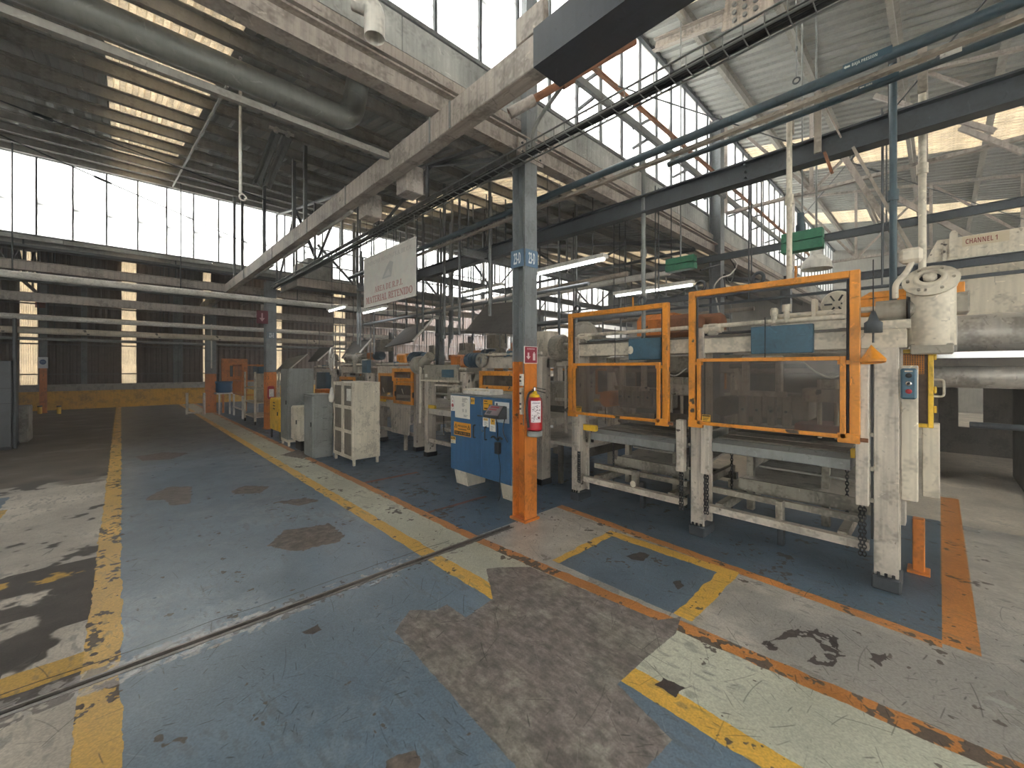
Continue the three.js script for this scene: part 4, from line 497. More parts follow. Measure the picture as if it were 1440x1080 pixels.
    put('shaft_end', turnedG([[0, 0], [0.035, 0], [0.035, 0.04], [0, 0.045]], a.clone().addScaledVector(n, 0.02), a.clone().add(n), 16), M.cream, m); pipe('breather_pipe', [V(4.0, 2.1, 0.22), V(4.0, 2.2, 0.22), V(4.0, 2.28, 0.16), V(4.0, 2.36, 0.13)], 0.018, M.cream, t, 0.03); cham('terminal_box', 3.96, 4.06, 2.34, 2.44, 0.08, 0.2, M.cream, t, 0.02); cham('drum_outlet', 4.12, 4.32, 1.98, 2.12, -0.14, -0.06, M.cast, t, 0.01); cham('orange_tab', 4.2, 4.24, 2.12, 2.2, -0.12, -0.04, M.orange, t, 0.004);
  }
}
{ // pull lamp on a wire
  const [D, Y] = onX(1228, 500, 3.8), t = thing('pendant_lamp', 'small orange cone lamp hanging from a dark pulley beside the orange gate', 'lamp', [3.8, Y - 0.06, D]); rod('wire', V(3.8, Y + 0.28, D), V(3.8, 2.36, D), 0.004, M.black, t, 6); turned('weight', [[0, 0], [0.05, 0], [0.05, 0.07], [0.03, 0.085], [0.012, 0.15], [0, 0.15]], V(3.8, Y + 0.16, D), V(3.8, 4, D), M.darkSteel, t, 18); rod('hook', V(3.8, Y + 0.09, D), V(3.8, Y + 0.16, D), 0.007, M.black, t, 6); const n = new THREE.Vector3(0.12, 1, -0.1).normalize(), b = V(3.8, Y - 0.05, D); put('shade', turnedG([[0.068, 0], [0.072, 0.02], [0.012, 0.11], [0, 0.13], [0, 0.125], [0.01, 0.1], [0.062, 0.012]], b, b.clone().add(n), 22), M.orange, t); put('bulb_socket', turnedG([[0, 0.03], [0.03, 0.035], [0.03, 0.07], [0, 0.075]], b, b.clone().add(n), 14), M.black, t);
}
{ // button station on its own stand with the yellow mesh guard behind
  const t = thing('button_station', 'blue push button box on a pale post at the end of the gated press', 'control box', [4.0, 0.7, 0.1]); cham('stand', 4.03, 4.09, 0.66, 1.62, 0.105, 0.195, M.cream, t, 0.006); const b = cham('box', 3.96, 4.03, 1.385, 1.6, 0.11, 0.192, M.panelBlue, t, 0.01); for (const [y, m] of [[1.55, M.black], [1.495, M.chrome], [1.44, M.red]]) { put('button', turnedG([[0, 0], [0.017, 0], [0.017, 0.008], [0.01, 0.014], [0, 0.014]], V(3.96, y, 0.15), V(3, y, 0.15), 16), m, b); } put('button_core', turnedG([[0, 0.013], [0.009, 0.013], [0.009, 0.018], [0, 0.018]], V(3.96, 1.495, 0.15), V(3, 1.495, 0.15), 12), M.black, b); box('name_strip', 3.955, 3.96, 1.575, 1.585, 0.13, 0.17, M.cream, t);
  const g = thing('mesh_guard', 'yellow framed guard with orange mesh behind the blue button box', 'guard', [4.2, 1.1, 0.02]); put('frame', merge([chamG(4.2, 4.24, 1.17, 1.74, 0.03, 0.06, 0.004), chamG(4.2, 4.24, 1.71, 1.74, 0.06, 0.19, 0.004), chamG(4.2, 4.24, 1.17, 1.2, 0.06, 0.19, 0.004)]), M.yellow, g); box('panel', 4.225, 4.235, 1.2, 1.71, 0.06, 0.19, M.brown, g);
  const mg = []; for (let i = 0; i < 9; i++) mg.push(barG(V(4.2, 1.56, 0.08 + i * 0.013), V(4.2, 1.7, 0.08 + i * 0.013), 0.004, 0.004)); for (let i = 0; i < 12; i++) mg.push(barG(V(4.2, 1.56 + i * 0.0127, 0.08), V(4.2, 1.56 + i * 0.0127, 0.19), 0.004, 0.004)); put('wire_mesh', merge(mg), M.orange, g).userData.kind = 'stuff'; for (const y of [1.28, 1.42, 1.66]) cham('hinge', 4.2, 4.23, y, y + 0.05, 0.015, 0.03, M.yellow, g, 0.004); pipe('handle', [V(4.22, 1.52, 0.03), V(4.22, 1.52, -0.02), V(4.22, 1.4, -0.02), V(4.22, 1.4, 0.03)], 0.007, M.cream, g, 0.02); cham('side_post', 4.26, 4.34, 0.66, 1.2, 0.0, 0.09, M.cream, g, 0.004);
  const o = thing('orange_post', 'short orange protective post behind the gated press foot', 'post', [4.6, 0, 0.08]); cham('post', 4.5, 4.58, 0, 0.42, 0.08, 0.15, M.colOrange, o, 0.006); cham('base', 4.46, 4.62, 0, 0.02, 0.05, 0.18, M.colOrange, o, 0.004);
}
// ---------------------------------------------------------------- dryer behind the near press: hood, insulated drums, legs
{
  const t = thing('dryer_hood', 'big pale dryer hood lettered CHANNEL 1 over insulated drums', 'machine', [6.3, 0, -4]); const X = 6.2, P = (px, py) => onX(px, py, X);
  const prof = [P(1297, 480), P(1297, 372), P(1318, 337), P(1440, 322)]; const Yt = prof[3][1] + 0.02, D0 = prof[0][0];
  put('hood_shell', prismG([[D0, 1.9], [D0, P(1297, 375)[1]], [P(1318, 337)[0], Yt], [-4.5, Yt], [-4.5, 1.9]], 'X', X, X + 5.4), M.cream, t); cham('hood_rib', X - 0.04, X, 1.9, Yt - 0.1, P(1325, 400)[0] - 0.03, P(1325, 400)[0], M.cream, t, 0.006); put('lifting_lug', prismG([[P(1335, 330)[0], Yt - 0.2], [P(1347, 330)[0], Yt - 0.2], [P(1347, 330)[0], Yt + 0.04], [P(1343, 330)[0], Yt + 0.07], [P(1338, 330)[0], Yt + 0.07], [P(1335, 330)[0], Yt + 0.04]], 'X', X - 0.03, X - 0.005), M.cream, t); for (const D of [-1.2, -2.4]) cham('hood_seam', X - 0.012, X, 1.95, Yt - 0.02, D - 0.01, D + 0.01, M.cast, t, 0.003);
  const d = P(1415, 330), e = P(1357, 345); sheet('lettering', '-X', d[0] - 0.02, e[0] + 0.02, d[1] - 0.06, d[1] + 0.04, X - 0.004, printed(512, 96, (c) => { c.fillStyle = '#c6b79c'; c.fillRect(0, 0, 512, 96); c.fillStyle = '#7a2c2c'; c.font = 'bold 66px sans-serif'; c.fillText('CHANNEL 1', 36, 72); }), t, 0.003);
  const drum = (y, r, x, m) => { for (let D = 0.1; D > -4.4; D -= 0.75) put('insulated_drum', turnedG([[0, 0], [r, 0], [r, 0.74], [r * 0.985, 0.75], [0, 0.75]], V(x, y, D - 0.75), V(x, y, D), 32), m, t); };
  drum(1.95, 0.18, 6.1, M.insul); drum(1.53, 0.125, 6.1, M.insul); box('drum_rail', 5.85, 6.4, 1.7, 1.76, -4.5, 0.1, M.chrome, t); box('drum_tray', 5.92, 6.4, 1.62, 1.7, -4.5, 0.1, M.pressDark, t); put('torn_cladding', turnedG([[0.182, 0], [0.186, 0], [0.186, 0.18], [0.182, 0.18]], V(6.1, 1.95, -0.12), V(6.1, 1.95, 1), 26), M.white, t);
  for (const D of [-1.5, -3, -4.4]) cham('leg', 6.3, 6.5, 0, 1.9, D - 0.16, D, M.concrete, t, 0.01); box('underside_wall', 11.4, 11.5, 0, 1.9, -4.5, -0.55, M.pressDark, t); box('underside_wall', 11.4, 11.5, 0, 1.9, -0.24, 0.1, M.pressDark, t); box('underside_wall', 11.4, 11.5, 0, 0.5, -0.55, -0.24, M.pressDark, t); box('end_wall', 8.6, 11.4, 0, 1.9, 0.02, 0.08, M.pressDark, t); box('side_duct', 8.2, 9.6, 0, 1.3, -1.6, -0.75, M.pressDark, t); pipe('gas_pipe', [V(6.0, 1.05, -0.2), V(6.0, 1.05, -1.2), V(6.0, 0.3, -1.2)], 0.03, M.darkSteel, t);
}

// ---------------------------------------------------------------- blue control cabinet
{
  const X = 3.34, Da = 3.5, Db = 4.74, t = thing('control_cabinet', 'blue two-door electrical cabinet covered with warning labels', 'cabinet', [3.5, 0, 4.1]);
  cham('body', X + 0.02, 3.78, 0.2, 1.24, Da, Db, M.blue, t, 0.006); cham('top_cover', X - 0.005, 3.8, 1.235, 1.25, Da - 0.01, Db + 0.01, M.grey, t, 0.003);
  const dm = 4.06; const d1 = cham('door', X, X + 0.025, 0.205, 1.232, dm + 0.004, Db - 0.004, M.blue, t, 0.004), d2 = cham('door', X, X + 0.025, 0.205, 1.232, Da + 0.004, dm - 0.004, M.blue, t, 0.004);
  for (const [d, p] of [[dm + 0.13, d1], [dm - 0.1, d2]]) pipe('handle', [V(X, 0.86, d), V(X - 0.03, 0.86, d), V(X - 0.03, 0.7, d), V(X, 0.7, d)], 0.009, M.black, p, 0.012); put('lock', rodG(V(X, 0.8, dm - 0.03), V(X - 0.015, 0.8, dm - 0.03), 0.012, 12), M.chrome, d2); box('hasp', X - 0.01, X, 0.98, 1.0, dm - 0.02, dm + 0.08, M.darkSteel, d1);
  const R = rng(8); const lines = (c, x, y, w, n, s = 7) => { for (let i = 0; i < n; i++) c.fillRect(x, y + i * s, w * (0.5 + R() * 0.5), s * 0.35); };
  const lab = (D0, D1, Y0, Y1, W, H, draw, p) => sheet('label', '-X', D0, D1, Y0, Y1, X - 0.003, printed(W, H, draw), p, 0.002);
  lab(4.48, 4.67, 0.98, 1.2, 1, 1, (c) => { c.fillStyle = '#fff'; c.fillRect(0, 0, 1, 1); }, d1).visible = false; d1.remove(d1.children.at(-1));
  lab(4.635, 4.735, 1.01, 1.225, 64, 128, (c) => { c.fillStyle = '#ddd8d2'; c.fillRect(0, 0, 64, 128); c.strokeStyle = '#5a4a4a'; c.lineWidth = 4; c.setLineDash([6, 5]); c.beginPath(); c.ellipse(30, 64, 22, 52, 0, 0, 7); c.stroke(); c.fillStyle = '#a33038'; c.beginPath(); c.arc(30, 82, 15, 0, 7); c.fill(); c.fillRect(26, 40, 9, 14); }, d1);
  lab(4.3, 4.632, 0.925, 1.225, 256, 256, (c) => { c.fillStyle = '#dcd7ce'; c.fillRect(0, 0, 256, 256); c.fillStyle = '#77706a'; for (let i = 0; i < 40; i++) c.fillRect(R() * 250, R() * 250, 3, 3); c.fillStyle = '#4c4844'; lines(c, 125, 24, 100, 5, 10); lines(c, 122, 84, 60, 4, 10); lines(c, 130, 150, 36, 4, 9); lines(c, 180, 150, 30, 4, 9); lines(c, 150, 215, 80, 3, 9); }, d1);
  lab(4.2, 4.28, 1.13, 1.215, 64, 64, (c) => { c.fillStyle = '#dba42c'; c.fillRect(0, 0, 64, 64); c.fillStyle = '#3a2c14'; c.fillRect(10, 16, 16, 30); c.fillRect(34, 22, 22, 8); c.fillRect(34, 36, 18, 6); }, d1);
  lab(4.28, 4.655, 0.685, 0.865, 256, 128, (c) => { c.fillStyle = '#e39a24'; c.fillRect(0, 0, 256, 128); c.fillStyle = '#2a1c0e'; for (const x of [30, 226]) { c.beginPath(); c.moveTo(x, 12); c.lineTo(x + 22, 56); c.lineTo(x - 22, 56); c.fill(); c.fillStyle = '#e39a24'; c.beginPath(); c.moveTo(x, 24); c.lineTo(x + 13, 51); c.lineTo(x - 13, 51); c.fill(); c.fillStyle = '#2a1c0e'; c.fillRect(x - 2, 32, 5, 14); } c.font = 'bold 25px sans-serif'; c.textAlign = 'center'; c.fillText('PRECAUCION', 128, 44, 142); c.fillRect(64, 62, 128, 7); c.fillRect(8, 86, 240, 34); c.fillStyle = '#e39a24'; for (let i = 0; i < 17; i++) if (i % 5 !== 4) { c.fillRect(18 + i * 13, 94, 3, 18); c.fillRect(18 + i * 13, 94 + (i % 3) * 7, 9, 3); } }, d1);
  lab(4.62, 4.73, 0.56, 0.655, 96, 96, (c) => { c.fillStyle = '#e4dccb'; c.fillRect(0, 0, 96, 96); c.fillStyle = '#dfa92c'; c.fillRect(0, 0, 96, 46); c.fillStyle = '#2a2014'; c.beginPath(); c.moveTo(22, 8); c.lineTo(38, 38); c.lineTo(6, 38); c.fill(); c.fillRect(46, 14, 40, 16); c.fillStyle = '#777'; lines(c, 10, 58, 70, 4, 9); }, d1);
  lab(3.845, 4.02, 1.07, 1.205, 128, 112, (c) => { c.fillStyle = '#dda124'; c.fillRect(0, 0, 128, 112); c.fillStyle = '#3a2a12'; c.fillRect(10, 12, 48, 10); c.fillRect(10, 40, 60, 6); c.fillRect(80, 48, 30, 22); c.fillRect(12, 86, 46, 12); }, d2);
  lab(3.79, 3.87, 0.99, 1.065, 32, 32, (c) => { c.fillStyle = '#d6c66a'; c.fillRect(0, 0, 32, 32); }, d2); lab(3.915, 4.03, 0.86, 0.975, 64, 64, (c) => { c.fillStyle = '#d9d4cc'; c.fillRect(0, 0, 64, 64); c.fillStyle = '#c79a44'; c.fillRect(8, 4, 46, 16); c.fillStyle = '#888'; lines(c, 16, 28, 36, 4, 8); }, d2); lab(3.785, 3.895, 0.815, 0.975, 64, 96, (c) => { c.fillStyle = '#dcd8ce'; c.fillRect(0, 0, 64, 96); c.fillStyle = '#e0aa2a'; c.fillRect(10, 0, 46, 44); c.fillStyle = '#3a2a12'; c.fillRect(28, 12, 12, 12); c.fillStyle = '#888'; lines(c, 8, 56, 46, 4, 9); }, d2);
  lab(3.54, 3.8, 0.94, 1.19, 96, 96, (c) => { c.fillStyle = '#aeb4b8'; c.fillRect(0, 0, 96, 96); c.fillStyle = '#d8dadb'; c.fillRect(0, 0, 96, 26); c.fillStyle = '#445'; c.fillRect(8, 6, 12, 12); }, d2);
  { const c = put('display_case', prismG([[3.34, 0.99], [3.34, 1.14], [3.3, 1.15], [3.2, 1.03], [3.2, 1.0]], 'D', 3.58, 3.85), M.darkSteel, t); const g = new THREE.PlaneGeometry(0.24, 0.14); g.rotateX(-Math.PI / 2 + 0.87); g.rotateY(-Math.PI / 2); g.translate(3.246, 1.095, -3.715); put('display_face', g, printed(96, 64, (k) => { k.fillStyle = '#8a7c80'; k.fillRect(0, 0, 96, 64); k.fillStyle = '#9a3844'; k.fillRect(14, 6, 60, 12); k.fillRect(10, 24, 56, 8); k.fillStyle = '#3f4448'; k.fillRect(8, 38, 30, 20); }), c, true); }
  hose('cord', [V(3.3, 1.0, 3.74), V(3.32, 0.9, 3.73), V(3.31, 0.74, 3.72)], 0.006, M.black, t); hose('cord', [V(3.31, 0.56, 3.7), V(3.32, 0.4, 3.68), V(3.31, 0.2, 3.68), V(3.3, 0.06, 3.66), V(3.27, 0.01, 3.66)], 0.004, M.black, t); hose('cord', [V(3.32, 1.0, 3.6), V(3.31, 0.85, 3.62), V(3.32, 0.72, 3.55)], 0.006, M.black, t); hose('cord_knot', [V(3.3, 0.75, 3.82), V(3.28, 0.77, 3.76), V(3.3, 0.73, 3.7), V(3.28, 0.77, 3.66), V(3.3, 0.75, 3.62)], 0.012, M.black, t); cham('transformer', 3.28, 3.34, 0.56, 0.7, 3.68, 3.75, M.black, t, 0.008);
  put('leg', prismG([[3.36, 0.2], [3.72, 0.2], [3.7, 0], [3.4, 0]], 'D', 4.42, 4.68), M.cream, t); put('leg', prismG([[3.36, 0.2], [3.72, 0.2], [3.7, 0], [3.4, 0]], 'D', 3.52, 3.72), M.cream, t);
  const p = thing('flat_carton', 'white flat carton lying on the blue cabinet', 'box', [3.55, 1.25, 4.4]); cham('box', 3.42, 3.66, 1.25, 1.32, 4.0, 4.56, M.white, p, 0.004); box('lid_edge', 3.415, 3.42, 1.3, 1.322, 4.0, 4.56, M.cream, p);
}
// ---------------------------------------------------------------- white mesh cabinet and lockers along the orange line
{
  const t = thing('mesh_cabinet', 'cream steel cabinet with six meshed door panes', 'cabinet', [2.95, 0, 7]); const X0 = 2.72, X1 = 3.2, Da = 6.61, Db = 7.44, Y0 = 0.1, Y1 = 1.37; const mesh = paint([112, 104, 92], { seed: 41, grime: 0.4, rough: 0.7 });
  cham('carcass', X0 + 0.03, X1, Y0, Y1, Da, Db, M.cream, t, 0.006); const dm = (Da + Db) / 2; for (const [a, b] of [[Da, dm], [dm, Db]]) { const d = put('door', merge([chamG(X0, X0 + 0.03, Y0, Y1, a + 0.003, a + 0.05, 0.003), chamG(X0, X0 + 0.03, Y0, Y1, b - 0.05, b - 0.003, 0.003), ...[Y0, Y0 + 0.42, Y0 + 0.82, Y1 - 0.06].map((y) => chamG(X0, X0 + 0.03, y, y + 0.055, a + 0.05, b - 0.05, 0.003))]), M.cream, t); for (const [y0, y1] of [[0.155, 0.52], [0.575, 0.92], [0.975, 1.31]]) box('mesh_pane', X0 + 0.012, X0 + 0.02, y0, y1, a + 0.05, b - 0.05, mesh, d); }
  for (const x of [X0 + 0.02, X1 - 0.06]) for (const d of [Da + 0.01, Db - 0.05]) cham('foot', x, x + 0.04, 0, Y0, d, d + 0.04, M.cream, t, 0.004); sheet('note', '-X', 6.69, 6.86, 1.06, 1.26, X0 + 0.008, M.white, t); const b = thing('plastic_bag', 'white plastic bag hanging on the cream mesh cabinet', 'bag', [2.7, 1.0, 7.36]); put('bag', turnedG([[0, 0], [0.04, 0.02], [0.05, 0.1], [0.03, 0.22], [0.012, 0.27], [0, 0.27]], V(2.668, 1.0, 7.38), V(2.668, 2, 7.34), 10), M.white, b);
}
const plainLocker = (name, label, X0, X1, Da, Db, Y0, Y1, m, legs, extra) => { const t = thing(name, label, 'locker', [(X0 + X1) / 2, 0, (Da + Db) / 2]); cham('body', X0 + 0.01, X1, Y0, Y1, Da, Db, m, t, 0.008); const d = cham('door', X0 - 0.008, X0 + 0.012, Y0 + 0.02, Y1 - 0.02, Da + 0.015, Db - 0.015, m, t, 0.004); put('handle', chamG(X0 - 0.03, X0 - 0.008, (Y0 + Y1) / 2, (Y0 + Y1) / 2 + 0.08, Da + 0.05, Da + 0.065, 0.004), M.black, d); if (legs) for (const x of [X0 + 0.01, X1 - 0.05]) for (const q of [Da + 0.01, Db - 0.05]) cham('leg', x, x + 0.04, 0, Y0, q, q + 0.04, legs, t, 0.004); if (extra) extra(t); return t; };
plainLocker('low_locker', 'low dark grey steel locker beside the cream mesh cabinet', 2.44, 2.78, 7.62, 8.1, 0.01, 1.12, M.grey, null, (t) => { for (const y of [0.3, 0.5, 0.7, 0.9]) box('dent_strip', 2.6, 2.68, y, y + 0.008, 7.612, 7.62, M.darkSteel, t); box('top_lip', 2.43, 2.79, 1.12, 1.135, 7.61, 8.11, M.grey, t); });
plainLocker('waste_bin', 'cream metal bin on a black base between two grey lockers', 2.44, 2.72, 8.45, 8.9, 0.2, 0.86, M.cream, null, (t) => { cham('base', 2.5, 2.68, 0, 0.2, 8.5, 8.85, M.black, t, 0.02); });
plainLocker('tall_locker', 'tall plain grey locker on short white legs', 2.46, 2.96, 9.2, 9.7, 0.12, 1.6, M.grey, M.cream, (t) => { box('plinth', 2.46, 2.96, 0.08, 0.14, 9.2, 9.7, M.cream, t); });
plainLocker('yellow_locker', 'yellow flammables locker with black lettering on black legs', 2.5, 2.95, 10.0, 10.75, 0.2, 0.92, M.yellow, M.black, (t) => { sheet('lettering', '-X', 10.1, 10.6, 0.64, 0.88, 2.486, printed(96, 64, (c) => { c.fillStyle = '#d9ac2c'; c.fillRect(0, 0, 96, 64); c.fillStyle = '#4a3412'; for (let i = 0; i < 3; i++) c.fillRect(30, 10 + i * 18, 34, 8); }), t); box('side_mark', 2.7, 2.8, 0.7, 0.76, 9.99, 10, M.brown, t); });

// ---------------------------------------------------------------- banner hanging over the aisle edge
{
  const X = 2.9, [D1, Y1] = onX(512, 367, X), [D0] = onX(585, 332, X), Yb = onX(548, 424, X)[1], t = thing('banner', 'white hanging banner lettered for retained material', 'banner', [X, Yb, D0]);
  sheet('cloth', '-X', D0, D1, Yb, Y1, X, printed(768, 420, (c, w, h) => {
    c.fillStyle = '#d3cec8'; c.fillRect(0, 0, w, h); const R = rng(12); for (let i = 0; i < 900; i++) { const g = 190 + R() * 40; c.fillStyle = `rgba(${g},${g - 6},${g - 14},0.12)`; c.beginPath(); c.ellipse(R() * w, R() * h, 10 + R() * 60, 6 + R() * 30, R() * 3, 0, 7); c.fill(); }
    c.textAlign = 'center'; c.fillStyle = '#b0aca8'; c.font = 'bold 46px serif'; for (let i = 0; i < 19; i++) { c.fillRect(60 + i * 22 + (i > 9 ? 14 : 0), 34, 5, 32); c.fillRect(60 + i * 22 + (i > 9 ? 14 : 0), 34 + (i % 3) * 13, 14, 5); } c.fillText('S.A. DE C.V.', w - 160, 66, 230); c.fillStyle = '#b3b1ae'; c.beginPath(); c.moveTo(300, 220); c.lineTo(440, 220); c.lineTo(470, 110); c.lineTo(420, 90); c.lineTo(370, 130); c.fill(); c.fillStyle = '#c4c0bc'; c.beginPath(); c.moveTo(330, 205); c.lineTo(430, 205); c.lineTo(400, 150); c.fill();
    c.fillStyle = '#a8706c'; c.font = 'bold 66px serif'; c.fillText('AREA DE R.P.I.', w / 2 + 10, 312, 420); c.fillStyle = '#9a5552'; c.font = 'bold 76px serif'; c.fillText('MATERIAL RETENIDO', w / 2, 394, 690);
  }, 0.9), t, 0.006);
  bar('top_batten', V(X, Y1 + 0.01, D0), V(X, Y1 + 0.01, D1), 0.02, 0.025, M.white, t); bar('bottom_batten', V(X, Yb, D0), V(X, Yb, D1), 0.02, 0.025, M.white, t); for (const D of [D0 + 0.05, (D0 + D1) / 2, D1 - 0.05]) rod('tie', V(X, Y1, D), V(X, 3.7, D), 0.004, M.white, t, 6);
}
// ---------------------------------------------------------------- slanted dark boards over the row
[[[654, 466], [684, 428], [726, 424], [722, 468], 'slanted dark board beside the column marked 23-D'], [[541, 488], [571, 461], [608, 449], [581, 479], 'slanted dark board over the orange door press'], [[480, 503], [497, 480], [522, 477], [500, 503], 'slanted dark board over the blue motor'], [[433, 508], [449, 489], [469, 488], [447, 507], 'slanted dark board above the spoked handwheel'], [[383, 527], [404, 504], [432, 498], [405, 521], 'slanted pale board behind the tall grey locker']].forEach(([a, b, c, d, label], i) => {
  const X0 = 4.0, X1 = 4.9, P = (p, X) => { const [D, Y] = onX(...p, X); return V(X, Y, D); }, q = [P(a, X0), P(b, X1), P(c, X1), P(d, X0)], lo = q.reduce((m, v) => v.y < m.y ? v : m), t = thing('slanted_board', label, 'board', [lo.x, lo.y, -lo.z]); const n = q[1].clone().sub(q[0]).cross(q[3].clone().sub(q[0])).normalize().multiplyScalar(0.025);
  put('board', new ConvexGeometry([...q, ...q.map((v) => v.clone().add(n))]), i === 4 ? M.grey : M.board, t); put('edge_strip', barG(q[3], q[2], 0.03, 0.03), M.white, t); for (const v of [q[1], q[2]]) rod('hanger', v.clone(), new THREE.Vector3(v.x, -v.z > 10.4 && -v.z < 12.2 ? 3.7 : roofY(-v.z > 13 ? 2 : 1, -v.z) + 0.01, v.z), 0.012, M.steel, t, 6);
});
// ---------------------------------------------------------------- presses further along the row
function gearmotor(parent, X, Y, D, s, mg, mm) { const g = put('gearbox', chamG(X - 0.13 * s, X + 0.13 * s, Y, Y + 0.22 * s, D, D + 0.34 * s, 0.03 * s), mg, parent); put('motor', turnedG([[0, 0], [0.09 * s, 0], [0.12 * s, 0.04 * s], [0.12 * s, 0.42 * s], [0.1 * s, 0.46 * s], [0, 0.46 * s]], V(X, Y + 0.12 * s, D), V(X, Y + 0.12 * s, D - 1), 18), mm, g); for (let i = 1; i < 5; i++) put('motor_fin', turnedG([[0.12 * s, 0], [0.13 * s, 0.005], [0.13 * s, 0.02], [0.12 * s, 0.025]], V(X, Y + 0.12 * s, D - i * 0.08 * s), V(X, Y + 0.12 * s, D - 5), 16), mm, g); }
function blower(parent, X, Y, D, m) { const b = put('blower', turnedG([[0, 0], [0.16, 0], [0.17, 0.03], [0.17, 0.14], [0.15, 0.17], [0, 0.17]], V(X, Y, D), V(X, Y, D - 1), 22), m, parent); put('blower_hub', turnedG([[0, 0.17], [0.06, 0.17], [0.05, 0.24], [0, 0.24]], V(X, Y, D), V(X, Y, D - 1), 14), M.cast, b); }
function rowFrame(t, Da, Db, top, X = 4.0, rear = 5.8) {
  for (const D of [Da, Db - 0.11]) { cham('post', X, X + 0.18, 0.06, top, D, D + 0.11, M.press, t, 0.005); cham('foot', X - 0.015, X + 0.2, 0, 0.08, D - 0.01, D + 0.12, M.black, t, 0.005); cham('rear_post', rear, rear + 0.16, 0, top, D, D + 0.11, M.press, t, 0.005); bar('top_beam', V(X + 0.1, top + 0.05, D + 0.05), V(rear, top + 0.05, D + 0.05), 0.1, 0.12, M.cast, t); }
  cham('header', X, X + 0.16, top - 0.02, top + 0.14, Da, Db, M.press, t, 0.005); bar('tie_bar', V(X + 0.05, 0.3, Da), V(X + 0.05, 0.3, Db), 0.06, 0.06, M.press, t); cham('table', X + 0.02, rear - 0.3, 0.78, 0.88, Da + 0.12, Db - 0.12, M.table, t, 0.006); cham('lower_tray', X + 0.3, rear, 0.45, 0.5, Da + 0.12, Db - 0.12, M.table, t, 0.005); cham('mold_block', X + 0.35, X + 0.9, 1.02, 1.4, Da + 0.2, Db - 0.2, M.cast, t, 0.02); cham('yellow_stop', X + 0.0, X + 0.05, 0.88, 0.94, Db - 0.32, Db - 0.12, M.yellow, t, 0.004); rod('hydraulic_pipe', V(X - 0.01, top + 0.19, Da), V(X - 0.01, top + 0.19, Db), 0.022, M.cream, t, 10); for (let i = 0; i < 3; i++) { const D = Da + 0.25 + i * (Db - Da - 0.5) / 2; rod('cylinder', V(X + 0.3, 1.4, D), V(X + 0.3, top, D), 0.045, M.cast, t, 12); cham('valve', X - 0.03, X + 0.06, top + 0.16, top + 0.24, D - 0.04, D + 0.04, i === 1 ? M.panelBlue : M.cast, t, 0.01); } for (const D of [Da + 0.2, Db - 0.25]) shared('chain', CHAIN, M.black, t, X + 0.25, 0.76, D);
}
const orangeGuard = (t, X, Da, Db, Y0, Y1, w = 0.05) => { const f = put('guard_frame', merge([chamG(X - 0.04, X, Y0, Y1, Da, Da + w, 0.004), chamG(X - 0.04, X, Y0, Y1, Db - w, Db, 0.004), chamG(X - 0.04, X, Y0, Y0 + w, Da + w, Db - w, 0.004), chamG(X - 0.04, X, Y1 - w, Y1, Da + w, Db - w, 0.004)]), M.orange, t); box('guard_pane', X - 0.022, X - 0.018, Y0 + w, Y1 - w, Da + w, Db - w, M.pane, f); return f; };
